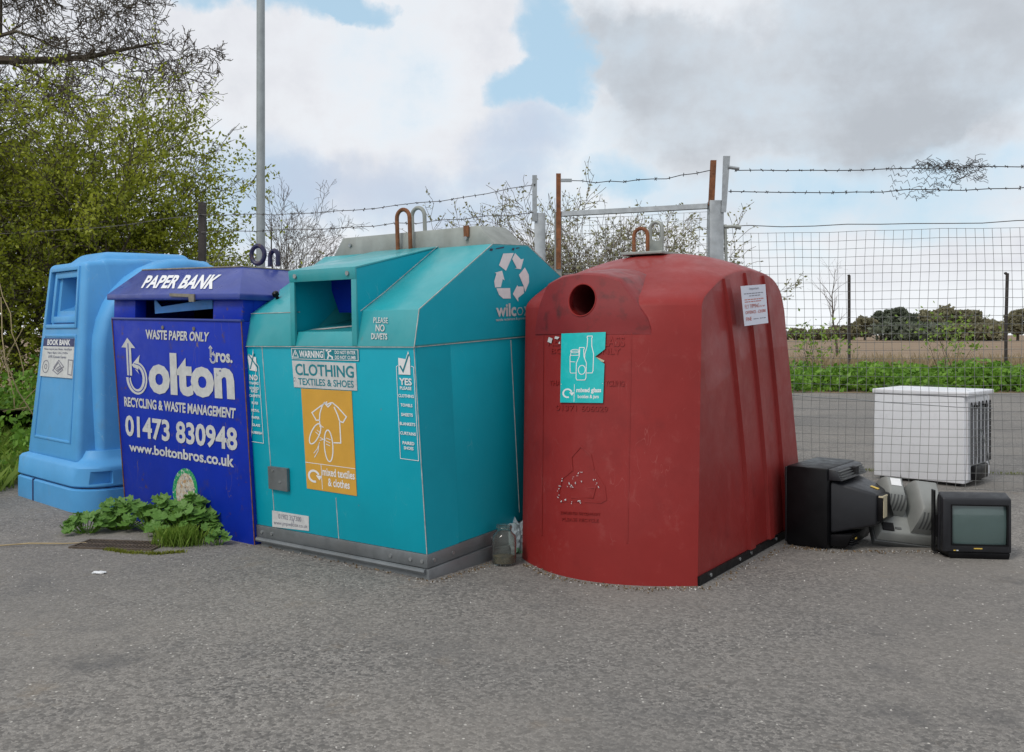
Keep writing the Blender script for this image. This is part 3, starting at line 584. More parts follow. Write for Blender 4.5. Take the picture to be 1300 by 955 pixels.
# ------------------------------------------------------------------ book bank (light blue)
def rrect(u0, u1, v0, v1, r, n=6, rl=None):
    out = []; r_ = r
    rl = rl or r
    for cx, cy, a, r in ((u1 - r, v0 + r, -90, r_), (u1 - r, v1 - r, 0, r_), (u0 + r, v1 - r, 90, r_), (u0 + rl, v0 + rl, 180, rl)):
        out += [(cx + r * math.cos(R(a + 90 * i / n)), cy + r * math.sin(R(a + 90 * i / n))) for i in range(n + 1)]
    return out
def book_bank():
    P = pose(-3.40, 7.37, -43.5); root = empty('book_bank', P)
    tag(root, 'pale blue moulded plastic book bank with square hatch and flared base', 'recycling bank')
    def loft(levels, name, mt='light_blue', parent=root, angle=40):
        b = MB(); k = len(levels[0][0]); vs = []
        for ol, z in levels: vs += [(p[0], p[1], z) for p in ol]
        fs = [tuple(range(k - 1, -1, -1)), tuple(range(k * (len(levels) - 1), k * len(levels)))]
        for i in range(len(levels) - 1):
            for j in range(k): fs.append((i * k + j, i * k + (j + 1) % k, (i + 1) * k + (j + 1) % k, (i + 1) * k + j))
        b.add(vs, fs); return b.build(name, mt, parent, angle=angle)
    RR = lambda d, r: rrect(-1.285 + d, .09 - d, 0 + d, 1.75 - d, r, 6, .06)
    loft([(RR(.004, .24), -.02), (RR(0, .24), .02), (RR(.0, .24), .172), (RR(.012, .24), .184)], 'base_ring')
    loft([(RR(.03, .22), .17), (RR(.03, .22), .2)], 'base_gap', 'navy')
    loft([(RR(.012, .24), .196), (RR(.0, .24), .208), (RR(.008, .24), .345), (RR(.025, .23), .368), (RR(.07, .2), .385), (RR(.10, .18), .42), (RR(.125, .16), .47)], 'base_flare', angle=60)
    c0 = on_plane(P, (128, 608), (.06, 0, 0), (1, 0, 0)); c = MB(); c.box(.03, .2, c0.y - .085, c0.y + .085, .222, .322); cut = c.build('cutter', 'light_blue', root); boolean_cut([o for o in root.children if o.name.startswith('base_flare')][0], cut); bpy.data.objects.remove(cut)
    # seam in the lower ring, lifting pocket
    b = MB(); b.box(-.90, -.875, -.003, .05, .0, .185); b.build('ring_seam', 'navy', root)
    # front column with the hatch
    L0, L1, R0, R1 = -1.19, -1.03, -.14, -.27; vb, vt, zb, zt = .06, .18, .40, 2.0
    fu = lambda s, z: (L0 + (L1 - L0) * (z - zb) / (zt - zb)) * (1 - s) + (R0 + (R1 - R0) * (z - zb) / (zt - zb)) * s
    fvv = lambda z: vb + (vt - vb) * (z - zb) / (zt - zb)
    def FP(s, z, d=0.0): return Vector((fu(s, z), fvv(z) - d, z))
    b = MB(); prof = [(0, zb - .03), (1, zb - .03), (1, zt), (0, zt)]
    b.hexa([FP(0, .36), FP(1, .36), (-.10, .75, .36), (-1.23, .75, .36), FP(0, zt), FP(1, zt), (-.24, .75, 2.05), (-1.06, .75, 2.05)]); bo = b.build('column', 'light_blue', root, bevel=.045, seg=4, angle=50)
    c = MB(); m0, m1, q0, q1 = .13, .87, 1.47, 1.955
    c.hexa([FP(m0, q0, .1), FP(m1, q0, .1), FP(m1, q0, -.035), FP(m0, q0, -.035), FP(m0, q1, .1), FP(m1, q1, .1), FP(m1, q1, -.035), FP(m0, q1, -.035)]); cut = c.build('cutter', 'light_blue', root); boolean_cut(bo, cut); bpy.data.objects.remove(cut)
    c = MB(); i0, i1, j0, j1 = .30, .84, 1.55, 1.885
    c.hexa([FP(i0, j0, .1), FP(i1, j0, .1), FP(i1 - .03, j0 + .05, -.34), FP(i0 + .1, j0 + .16, -.34), FP(i0, j1, .1), FP(i1, j1, .1), FP(i1 - .03, j1, -.34), FP(i0 + .1, j1, -.34)]); cut = c.build('cutter', 'light_blue', root); boolean_cut(bo, cut); bpy.data.objects.remove(cut)
    def frame(s0, s1, z0, z1, t, d0, d1, name, par):
        b = MB()
        for a in ((s0, s0 + t, z0, z1), (s1 - t, s1, z0, z1), (s0 + t, s1 - t, z0, z0 + t * .9), (s0 + t, s1 - t, z1 - t * .9, z1)):
            b.hexa([FP(a[0], a[2], d1), FP(a[1], a[2], d1), FP(a[1], a[2], d0), FP(a[0], a[2], d0), FP(a[0], a[3], d1), FP(a[1], a[3], d1), FP(a[1], a[3], d0), FP(a[0], a[3], d0)])
        return b.build(name, 'light_blue', par, bevel=.004)
    fr = frame(.11, .89, 1.455, 1.965, .035, -.03, .014, 'hatch_frame', root); frame(.20, .86, 1.50, 1.93, .06, -.036, -.008, 'hatch_lip', fr)
    frame(.12, .88, .52, 1.40, .022, -.02, .008, 'panel_rib', root)
    f = lambda s, t, e=0.0: FP(.13 + .74 * s, 1.045 + .325 * t, .011 + e); s_ = plate('book_sign', f, 'offwhite', root)
    draw('sign_header', f, [[(.0, .79), (1, .79), (1, 1), (0, 1)]], 'navy', s_, .001); text('lettering', 'BOOK BANK', f, 'white', s_, (.14, .82, .88, .97), .03, .002)
    for i, (t, a) in enumerate((('Please recycle your Books, Hard Back', .06), ('Paper Back, CDs, DVDs', .18), ('& PC/Console Games', .22))): text('lettering', t, f, 'navy', s_, (a, .68 - .095 * i, 1 - a, .745 - .095 * i), .0, .002)
    k = .65; strokes('disc_drawing', f, [('c',) + tuple(arc(.16, .26, .10, .16, 0, 340, 16)), ('c',) + tuple(arc(.16, .26, .04, .06, 0, 330, 10))], 'ink', s_, k, .014, .002)
    strokes('book_drawing', f, [('c', (.40, .17), (.55, .08), (.70, .20), (.55, .38)), ('c', (.42, .25), (.55, .14), (.72, .28), (.56, .44)), [(.5, .22), (.62, .3)], [(.53, .18), (.66, .26)]], 'ink', s_, k, .016, .002)
    strokes('case_drawing', f, [('c', (.86, .10), (.97, .08), (.99, .45), (.85, .46))], 'ink', s_, k, .016, .002)
    # upper body behind the column and the arched belly
    def body(levels, name): return loft(levels, name, angle=45)
    b = MB(); b.hexa([(-1.2, .55, .4), (-.16, .5, .4), (-.16, 1.45, .4), (-1.2, 1.45, .4), (-1.05, .3, 2.03), (-.25, .3, 2.03), (-.25, 1.30, 2.06), (-1.05, 1.30, 2.06)])
    ub = b.build('upper_body', 'light_blue', root, bevel=.06, seg=4, angle=50)
    b = MB(); b.hexa([(-1.0, .24, 1.95), (-.30, .24, 1.95), (-.30, 1.24, 1.95), (-1.0, 1.24, 1.95), (-.90, .40, 2.10), (-.42, .40, 2.10), (-.42, 1.14, 2.12), (-.90, 1.14, 2.12)]); b.build('crown', 'light_blue', root, bevel=.05, seg=4, angle=50)
    # belly: arch profile extruded across, edges rounded
    def arch(k):
        pts = [(.98 - .78 * k, .40)]
        for i in range(0, 19):
            a = math.pi - math.pi * i / 18; pts.append((.98 + .78 * math.cos(a) * k, 1.20 + (.86 * k) * math.sin(a) ** .9 if math.sin(a) > 1e-6 else 1.20))
        pts.append((.98 + .78 * k, .40)); return pts
    rows = []
    for u, k in ((-1.235, .90), (-1.215, .96), (-1.17, 1.0), (-.17, 1.0), (-.12, .985), (-.085, .96), (-.07, .92)): rows.append([(u, a * 1.0, z) for a, z in arch(k)])
    b = MB(); b.grid(rows); nrow = len(rows[0]); b.f.append(tuple(range(nrow))); b.f.append(tuple(range((len(rows) - 1) * nrow, len(rows) * nrow)))
    b.build('arched_side', 'light_blue', root, angle=55)
    return root
book_bank()

# ------------------------------------------------------------------ bottle bank (red)
def bottle_bank():
    P = pose(1.034, 5.266, -34); root = empty('bottle_bank', P)
    tag(root, 'red plastic bottle bank with round mouth and torn turquoise glass poster', 'recycling bank')
    W = 1.17; SAG = .25
    bul = lambda u: SAG * (1 - (2 * u / W + 1) ** 2) if -W < u < 0 else 0.0
    z1 = 1.565
    def front(u, z): return -bul(u) * (1 - .12 * z / z1) + .13 * z / z1
    back = lambda u, z: 1.96 + bul(u) * .7 - .36 * z / z1
    def uu(u, z):          # right side leans in a little, left side out
        s = -u / W; return u - .03 * (1 - s) * z / 1.6 - .06 * s * z / 1.6
    def crown(u): return 1.81 + .13 * (1 - abs(2 * u / W + 1) ** 2.2)
    us = [-W, -W + .006, -W + .02, -W + .05] + [(-W + .05) + (W - .1) * i / 26 for i in range(1, 26)] + [-.05, -.02, -.006, 0]
    rows = []
    for u in us:
        drop = .008 if u in (us[0], us[-1]) else 0
        pts = [(front(u, z), z) for z in (-.0, .04, .3, .6, .9, 1.15, 1.38)]
        vf, vbk = front(u, z1), back(u, z1); zc = crown(u) - drop; x2 = abs(2 * u / W + 1) ** 2
        fr = (0, .012, .04, .10, .22, .38, .5, .62, .76, .88, .955, 1.0); he = (0, .12, .25, .43, .72, .92, 1, 1, .96, .80, .5, 0); hc_ = (0, .06, .14, .28, .58, .88, 1, 1, .93, .72, .45, 0)
        cp = [(vf + (vbk - vf) * a, z1 + (zc - z1) * (p * x2 + q * (1 - x2))) for a, p, q in zip(fr, he, hc_)]
        for i in range(len(cp) - 1):
            p0, p1, p2, p3 = cp[max(0, i - 1)], cp[i], cp[i + 1], cp[min(len(cp) - 1, i + 2)]
            for t in (0, .34, .67):
                pts.append(tuple(.5 * (2 * p1[k] + (p2[k] - p0[k]) * t + (2 * p0[k] - 5 * p1[k] + 4 * p2[k] - p3[k]) * t * t + (3 * p1[k] - p0[k] - 3 * p2[k] + p3[k]) * t ** 3) for k in (0, 1)))
        pts.append(cp[-1])
        pts += [(back(u, z), z) for z in (1.38, 1.0, .5, .04, .0)]
        rows.append([(uu(u, z), v, z) for v, z in pts])
    b = MB(); b.grid(rows); n = len(rows[0])
    for i in range(len(rows) - 1): b.f.append((i * n, (i + 1) * n, (i + 1) * n + n - 1, i * n + n - 1))
    b.f.append(tuple(range(n))); b.f.append(tuple(range((len(rows) - 1) * n, len(rows) * n)))
    body = b.build('body', 'red', root, angle=32, weld=True)
    # mouth panel standing out of the rounded shoulder
    keys = [(-1.03, 1.44), (-.985, 1.60), (-.925, 1.712), (-.80, 1.757), (-.655, 1.768), (-.52, 1.755), (-.415, 1.722), (-.33, 1.61), (-.25, 1.49), (-.235, 1.44)]
    cols = []; m = 44
    for i in range(m + 1):
        u = -1.03 + .795 * i / m
        for (a, za), (c, zc) in zip(keys, keys[1:]):
            if a <= u <= c + 1e-9: zt = za + (zc - za) * (u - a) / (c - a); break
        fr = lambda z: front(u, z) - .003 - .014 * min(1, max(0, (z - 1.41) / .1)) + .06 * max(0, z - z1)
        zs = [1.402 + (zt - .012 - 1.402) * j / 8 for j in range(9)]; cc = [(uu(u, 1.6), fr(z), z) for z in zs] + [(uu(u, 1.6), fr(zt) + .012, zt)]
        cc += [(uu(u, 1.6), fr(zt) + q, zt + q * .12) for q in (.08, .2, .4)] + [(uu(u, 1.6), fr(zt) + .40, 1.402)]
        cols.append(cc)
    b = MB(); b.grid(cols); n = len(cols[0])
    for i in range(m): b.f.append((i * n, (i + 1) * n, (i + 1) * n + n - 1, i * n + n - 1))
    b.f.append(tuple(range(n))); b.f.append(tuple(range(m * n, (m + 1) * n)))
    mp = b.build('mouth_panel', 'red_mouth', root, angle=32)
    hc = on_plane(P, (738.5, 381), (0, front(-.68, 1.58) - .016, 0), (0, 1, 0)); c = MB(); c.tube([(hc.x, hc.y - .2, hc.z), (hc.x, hc.y + .62, hc.z)], .096, 36)
    cut = c.build('cutter', 'red', root); boolean_cut(body, cut); boolean_cut(mp, cut); bpy.data.objects.remove(cut)
    rim = []
    for a in np.linspace(0, 2 * math.pi, 41)[:-1]:
        x, z = hc.x + .0955 * math.cos(a), hc.z + .0955 * math.sin(a); ui = x + .045; rim.append((x, front(ui, z) - .017 + .06 * max(0, z - z1), z))
    b = MB(); b.tube(rim, .0045, 6, closed=True); b.build('mouth_rim', 'red', mp)
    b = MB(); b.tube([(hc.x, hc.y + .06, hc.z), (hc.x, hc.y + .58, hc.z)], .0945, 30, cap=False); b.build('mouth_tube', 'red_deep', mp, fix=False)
    b = MB(); b.tube([(hc.x, hc.y + .56, hc.z), (hc.x, hc.y + .57, hc.z)], .093, 24); b.build('mouth_stop', 'void', mp)
    # ribs on the right side
    for (b0, t0, zt) in ((.80, .455, 1.735), (1.165, .81, 1.79), (1.50, 1.15, 1.79)):
        rws = []
        for i in range(13):
            q = i / 12; z = .05 + (zt - .05) * q; v = b0 + (t0 - b0) * (q ** 1.5); un = uu(0, z)
            h = .02 * min(1, (1 - q) * 9 + .6)
            rws.append([(un - .004, v - .010, z), (un + h, v + .006, z), (un + h, v + .085, z), (un - .004, v + .105, z)])
        b = MB(); b.grid(rws); b.f.append((0, 1, 2, 3)); b.f.append((48, 49, 50, 51)); b.build('rib', 'red', root, angle=28)
    b = MB(); b.box(.0, .012, .0, 1.9, -.03, .052); sk = b.build('base_strip', 'black', root)
    for v in (.16, .62, .82, 1.3):
        b = MB(); b.tube([(.010, v, .03), (.018, v, .03)], .011, 8); b.build('rivet', 'galv', sk)
    # notice on the ribbed side
    f = quad_map(P, [(935, 363.5), (966.2, 361), (970, 410), (940, 414)], (.0, 0, 0), (1, 0, -.02), .028); s = plate('notice', f, 'paper', root, .003)
    text('lettering', 'Important', f, 'ink', s, (.32, .87, .70, .95), .0)
    for t0, x0, x1, mt in ((.79, .08, .88, 'ink'), (.73, .28, .75, 'ink'), (.64, .08, .88, 'redink'), (.585, .08, .75, 'redink'), (.14, .37, .58, 'ink'), (.14, .64, .9, 'ink')):
        xs = x0; rg = random.Random(int(t0 * 1000 + x0 * 100)); polys = []
        while xs < x1 - .03: wd = min(x1, xs + rg.uniform(.04, .14)); polys.append([(xs, t0), (wd, t0), (wd, t0 + .02), (xs, t0 + .02)]); xs = wd + .02
        draw('small_print', f, polys, mt, s, .0012)
    text('lettering', 'FLY TIPPING', f, 'redink', s, (.07, .43, .66, .53), .0); text('lettering', 'is an', f, 'redink', s, (.70, .44, .9, .49), .0); text('lettering', 'OFFENCE - £20,000', f, 'redink', s, (.07, .28, .92, .37), .01); text('lettering', 'FINE', f, 'redink', s, (.07, .12, .3, .21), .01)
    # torn poster on the curved front, wrapped to it
    def surf_v(x, z):
        s0 = -x / W; ui = x + .03 * (1 - s0) * z / 1.6 + .06 * s0 * z / 1.6; return front(max(-W, min(0, ui)), z)
    def curved(cs, off):
        tl, tr, br, bl = [Vector(c) for c in cs]
        def f(s_, t, e=0.0):
            px = (bl * (1 - s_) + br * s_) * (1 - t) + (tl * (1 - s_) + tr * s_) * t; v = -.15
            for _ in range(7): p = on_plane(P, px, (0, v, 0), (0, 1, 0)); v = surf_v(p.x, p.z)
            return Vector((p.x, v - off - e, p.z))
        return f
    f = curved([(713.8, 423.6), (770, 421.6), (766.5, 511.6), (712.2, 511)], .010)
    b = MB(); m = 18
    def right(t): return 1.0 if (t > .76 or t < .56) else (1 - .22 * (1 - abs(t - .655) / .105))
    ts = sorted(set([i / 40 for i in range(41)] + [.655, .76, .56])); b.grid([[f(right(t) * i / m, t) for i in range(m + 1)] for t in ts]); po = b.build('glass_poster', 'aqua', root, fix=False)
    A = 1.72; bottle = lambda cx, y0, y1, w, nw: ('c',) + tuple([(cx - w, y0 + .03), (cx - w * .8, y0), (cx + w * .8, y0), (cx + w, y0 + .03), (cx + w, y0 + (y1 - y0) * .52), (cx + nw * 1.2, y0 + (y1 - y0) * .72), (cx + nw, y1 - .03), (cx + nw * 1.3, y1 - .025), (cx + nw * 1.2, y1), (cx - nw * 1.2, y1), (cx - nw * 1.3, y1 - .025), (cx - nw, y1 - .03), (cx - nw * 1.2, y0 + (y1 - y0) * .72), (cx - w, y0 + (y1 - y0) * .52)])
    strokes('bottle_drawing', f, [bottle(.645, .425, .95, .10, .045)], 'white', po, A, .018, .001)
    strokes('jar_drawing', f, [('c', (.22, .44), (.24, .425), (.40, .425), (.42, .44), (.42, .66), (.40, .74), (.24, .74), (.21, .66)), ('c',) + tuple(arc(.32, .74, .10, .025, 0, 340, 14)), [(.22, .68), (.41, .68)], [(.22, .59), (.33, .585)]], 'white', po, A, .016, .0015)
    b = MB(); b.add([f(q[0], q[1], .0018) for q in bottle(.475, .325, .79, .115, .045)[1:]], [tuple(range(14))]); b.build('bottle_patch', 'aqua', po, smooth=False, fix=False)
    strokes('bottle_drawing', f, [bottle(.475, .325, .79, .115, .045), ('c',) + tuple(arc(.49, .47, .08, .065, 0, 340, 16))], 'white', po, A, .018, .0024)
    strokes('divider', f, [[(.01, .265), (.985, .275)], [(.325, .01), (.325, .265)]], 'white', po, A, .012, .001); arrow_swirl('recycling_arrow', f, .17, .135, .10, 'white', po, A, .038)
    text('lettering', 'mixed glass', f, 'white', po, (.375, .13, .95, .215), .03); text('lettering', 'bottles & jars', f, 'white', po, (.41, .05, .90, .115), .02)
    draw('torn_corner', f, [[(.80, .655), (1.0, .60), (.99, .575), (.93, .585)]], 'beige', po, .003)
    # moulded panel line and raised letters
    f = curved([(690, 421.5), (802, 422), (799, 690), (688, 680)], .001); A = 2.3
    strokes('moulded_panel_edge', f, [('c', (.0, 0), (.98, .0), (1, .998), (.0, 1)), [(.0, .845), (1, .85)], [(.0, .55), (1, .555)]], 'red', root, A, .010, .002)
    E = lambda s_, cs, bo=.0: text('raised_lettering', s_, curved(cs, .001), 'red', root, bold=bo, e=.0005, thick=.003)
    E('RECYCLE GLASS', [(696, 427), (793.5, 427.5), (793.5, 440), (696, 439)], .01); E('BOTTLES ONLY', [(700, 442), (788, 442.5), (788, 450), (700, 449)])
    E('THANK YOU FOR RECYCLING', [(698, 483), (793, 483.5), (793, 490.5), (698, 489.5)]); E('01371 606029', [(706, 514), (772, 516), (772, 523), (706, 521)])
    E('SUPPLIED FOR THE COMMUNITY', [(712, 649), (762, 651.5), (762, 655), (712, 652.5)]); E('PLEASE RECYCLE', [(714, 657), (760, 659), (760, 663), (714, 661)])
    f = curved([(705, 565), (773, 568), (773, 640), (705, 636)], .001)
    strokes('triangle_emblem', f, [[(.32, .55), (.30, .8), (.48, 1.0), (.66, .86), (.72, .6)], [(.30, .55), (.12, .40), (.05, .08), (.12, .0), (.45, .02)], [(.75, .55), (.92, .3), (.95, .08), (.85, .02), (.55, .02)], [(.28, .25), (.75, .28), (.7, .1), (.3, .08)]], 'red', root, 1.0, .03, .003)
    rg = random.Random(6); polys = []
    for (x, y_) in [(.07, .1), (.06, .2), (.09, .3), (.13, .38), (.2, .02), (.12, .01), (.33, .0), (.45, .03), (.25, .25), (.27, .35), (.31, .28), (.35, .26), (.33, .42), (.37, .33), (.74, .42), (.78, .34), (.83, .27), (.49, .38), (.44, .5), (.5, .53), (.48, .02)]:
        for q in range(2):
            a = rg.uniform(0, math.pi); l = rg.uniform(.008, .034); w = rg.uniform(.003, .010); ca, sa = math.cos(a), math.sin(a); ox, oy = rg.uniform(-.02, .02), rg.uniform(-.03, .03)
            polys.append([(x + ox + ca * l * m_ * rg.uniform(.5, 1) - sa * w * n_, y_ + oy + sa * l * m_ * rg.uniform(.5, 1) + ca * w * n_) for m_, n_ in ((-1, 0), (-.4, -1), (.5, -.7), (1, .1), (.3, 1), (-.5, .8))])
    draw('paint_flakes', f, polys, 'offwhite', root, .007)
    f = curved([(696, 427), (712, 427), (712, 437), (696, 437)], .002); draw('paint_flakes', f, [[(.0, .3), (.3, .1), (.4, .7), (.1, .9)], [(.55, .7), (.8, .6), (.95, .9), (.6, 1.)], [(.85, .1), (1, .0), (1, .4)]], 'offwhite', root, .007)
    # lifting gear on the crown
    c = on_plane(P, (822, 322), (0, .80, 0), (0, 1, 0)); b = MB(); b.box(c.x - .14, c.x + .16, .68, .98, 1.928, 1.947); lp = b.build('lifting_plate', 'galv_dull', root, bevel=.004)
    b = MB(); b.tube([(c.x - .02 + p[0], .74, 1.94 + p[1]) for p in loop_pts(.10, .165)], [.013] * 19, 10); b.build('lifting_hook', 'rust', lp)
    b = MB(); b.tube([(c.x + .035 + p[0], .86, 1.94 + p[1]) for p in loop_pts(.085, .215)], .013, 10); b.box(c.x - .015, c.x + .085, .848, .872, 1.94, 2.03); b.build('lifting_hook', 'galv_dull', lp)
    return root
bottle_bank()

# ------------------------------------------------------------------ dumped television sets
def tv_black():
    P = pose(2.044, 6.131, -38); root = empty('television', P)
    tag(root, 'large black tube television seen from behind beside the red bottle bank', 'television')
    # local x: from screen towards the back, y: along the back, z up
    b = MB(); b.box(-.275, 0, 0, .56, .006, .53); b.build('cabinet', 'black', root, bevel=.012)
    b = MB(); b.box(-.29, -.2755, .012, .548, .02, .52); b.build('screen_bezel', 'charcoal', root, bevel=.006)
    b = MB(); b.hexa([(.0005, .045, .10), (.27, .13, .17), (.27, .43, .17), (.0005, .53, .10), (.0005, .045, .45), (.27, .14, .375), (.27, .42, .375), (.0005, .53, .45)]); nk = b.build('tube_housing', 'charcoal', root, bevel=.02, seg=3)
    b = MB(); b.box(.26, .302, .155, .405, .195, .365); b.build('socket_cover', 'black', nk, bevel=.01)
    b = MB(); b.box(.303, .307, .17, .24, .22, .35); b.box(.28, .308, .15, .25, .352, .362); b.build('card_tag', 'beige', nk)
    b = MB(); b.hexa([(.001, .02, .452), (.085, .03, .452), (.085, .53, .452), (.001, .54, .452), (.001, .02, .525), (.045, .03, .52), (.045, .53, .52), (.001, .54, .525)]); vt = b.build('vent_ledge', 'charcoal', root, bevel=.004)
    for i in range(4):
        for y0, y1 in ((.05, .28), (.36, .51)):
            x = .0855 - i * .0095; z = .462 + i * .0145
            b = MB(); b.box(x - .012, x + .007, y0, y1, z, z + .005); b.build('vent_fin', 'grey_dk', vt)
    b = MB(); b.box(.03, .088, .285, .355, .47, .515); b.build('hand_hold', 'void', vt)
    b = MB(); b.hexa([(.001, .05, .02), (.10, .07, .02), (.10, .51, .02), (.001, .53, .02), (.001, .05, .095), (.14, .07, .11), (.14, .51, .11), (.001, .53, .095)]); lb = b.build('lower_housing', 'black', root, bevel=.006)
    for i in range(5):
        b = MB(); b.box(.09, .135, .085, .19, .028 + i * .015, .033 + i * .015); b.build('vent_fin', 'charcoal', lb)
    b = MB(); b.box(.271, .273, .3, .33, .30, .36); b.build('label', 'white', nk)
    b = MB(); b.hexa([(.19, .27, .4), (.24, .27, .385), (.24, .30, .385), (.19, .30, .4), (.19, .27, .4035), (.24, .27, .3895), (.24, .30, .3895), (.19, .30, .4035)]); b.build('label', 'yellow', nk)
    b = MB(); b.hexa([(.146, .10, .075), (.149, .10, .075), (.149, .13, .075), (.146, .13, .075), (.148, .10, .085), (.150, .10, .085), (.150, .13, .085), (.148, .13, .085)]); b.build('label', 'yellow', root)
tv_black()
def tv_small():
    X, Y = ground_pt(1240.5, 710.2); P = pose(X, Y, -6.5); root = empty('television', P)
    tag(root, 'small charcoal television with grey-green screen facing the camera', 'television')
    hw, h = .205, .408
    b = MB(); b.hexa([(-hw, 0, .04), (hw, 0, .04), (hw, .09, .04), (-hw, .09, .04), (-hw, 0.0, h - .03), (hw, 0.0, h - .03), (hw, .09, h), (-hw, .09, h)]); b2 = b.build('front_cabinet', 'charcoal', root, bevel=.01, seg=3)
    c = MB(); c.box(-.155, .185, -.05, .03, .085, .338); cut = c.build('cutter', 'charcoal', root); boolean_cut(b2, cut); bpy.data.objects.remove(cut)
    rows = []
    for j in range(11):
        r = []
        for i in range(13):
            s, t = i / 12 * 2 - 1, j / 10 * 2 - 1; r.append((.015 + .163 * s, .005 + .016 * (s * s + t * t) * .6, .2115 + .121 * t))
        rows.append(r)
    b = MB(); b.grid(rows); b.build('screen', 'screen', root)
    for a in ((-.157, -.148, .083, .34), (.178, .187, .083, .34)):
        b = MB(); b.box(a[0], a[1], -.002, .028, a[2], a[3]); b.build('screen_surround', 'black', root)
    for a in ((.083, .091), (.332, .340)):
        b = MB(); b.box(-.1478, .1778, -.002, .028, a[0], a[1]); b.build('screen_surround', 'black', root)
    b = MB(); b.hexa([(-hw + .05, .008, 0), (hw - .012, .008, 0), (hw - .02, .20, 0), (-hw + .02, .20, 0), (-hw + .03, .004, .039), (hw - .006, .004, .039), (hw - .01, .22, .039), (-hw + .004, .22, .039)]); b.build('foot', 'black', root, bevel=.004)
    b = MB(); b.hexa([(-hw - .012, .06, .03), (hw - .01, .06, .03), (hw - .06, .34, .05), (-hw + .06, .34, .05), (-hw - .012, .06, h - .006), (hw - .01, .06, h - .006), (hw - .07, .34, h - .1), (-hw + .07, .34, h - .1)]); b.build('rear_housing', 'charcoal', root, bevel=.016, seg=3)
    b = MB(); b.box(-hw - .0155, -hw - .010, .07, .13, .12, .26); b.build('speaker_grille', 'black', root)
    b = MB(); b.box(-hw - .022, -hw - .011, .10, .15, .02, h + .002); b.build('side_flange', 'black', root)
    for x, m_ in ((-.135, 'yellow'), (-.118, 'offwhite')):
        b = MB(); b.box(x - .006, x + .006, -.003, .003, .050, .056); b.build('button', m_, root)
    b = MB(); b.box(-.02, .03, -.003, .002, .064, .070); b.build('badge', 'yellow', root)
tv_small()
def tv_grey():
    X, Y = ground_pt(1146, 692); P = Matrix.Translation((X, Y + .03, .0)) @ Matrix.Rotation(R(-8), 4, 'Z') @ Matrix.Rotation(R(46), 4, 'X') @ Matrix.Rotation(R(10), 4, 'Y') @ Matrix.Scale(1.12, 4)
    root = empty('monitor', P); tag(root, 'pale grey computer monitor lying on its face between two televisions', 'monitor')
    # lying on its face: x/y across the screen, z away from the screen
    b = MB(); b.box(-.20, .21, -.06, .30, .04, .09); b.build('bezel', 'grey_dk', root, bevel=.008)
    b = MB(); b.hexa([(-.195, -.055, .0905), (.205, -.055, .0905), (.205, .295, .0905), (-.195, .295, .0905), (-.175, -.03, .15), (.19, -.03, .16), (.19, .285, .16), (-.175, .285, .15)]); b.build('shell', 'grey_pl', root, bevel=.012)
    for x0, x1, y0, y1, zt, sl in ((-.175, -.03, .09, .28, .30, 1), (-.005, .17, -.02, .27, .31, 2)):
        sh = lambda q: .085 * q ** 2
        b = MB(); rows = []
        for i in range(11):
            q = i / 10; z = .155 + (zt - .155) * math.sin(q * math.pi / 2); e = sh(q); rows.append([(x0 + e * .5, y0 + e, z), (x1 - e * .5, y0 + e, z), (x1 - e * .5, y1 - e * .3, z), (x0 + e * .5, y1 - e * .3, z), (x0 + e * .5, y0 + e, z)])
        b.grid(rows); k0 = 50; b.f.append((k0, k0 + 1, k0 + 2, k0 + 3)); hs = b.build('tube_housing', 'grey_pl', root, angle=50)
        for k in range(5):
            x = x0 + .025 + k * .021; b = MB(); rw = []
            for i in range(2, 9):
                q = i / 10; z = .155 + (zt - .155) * math.sin(q * math.pi / 2); rw.append([(x + .004 * i / 4, y0 + sh(q) - .0015, z), (x + .010 + .004 * i / 4, y0 + sh(q) - .0015, z)])
            b.grid(rw); b.build('vent_slot', 'grey_dk', hs)
        for k in range(6):
            y = y0 + .07 + k * .027; b = MB(); rw = []
            for i in range(1, 9):
                q = i / 10; z = .155 + (zt - .155) * math.sin(q * math.pi / 2); rw.append([(x1 - sh(q) * .5 + .0015, y, z), (x1 - sh(q) * .5 + .0015, y + .012, z)])
            b.grid(rw); b.build('vent_slot', 'grey_dk', hs)
    b = MB(); b.box(-.165, -.10, -.02, .03, .145, .162); b.build('socket', 'void', root)
    b = MB(); b.box(-.09, -.055, -.005, .008, .148, .158); b.build('socket', 'grey_dk', root)
    b = MB(); b.hexa([(-.13, .20, .301), (-.07, .20, .301), (-.07, .25, .301), (-.13, .25, .301), (-.13, .20, .303), (-.07, .20, .303), (-.07, .25, .303), (-.13, .25, .303)]); b.build('paper_label', 'white', root)
tv_grey()

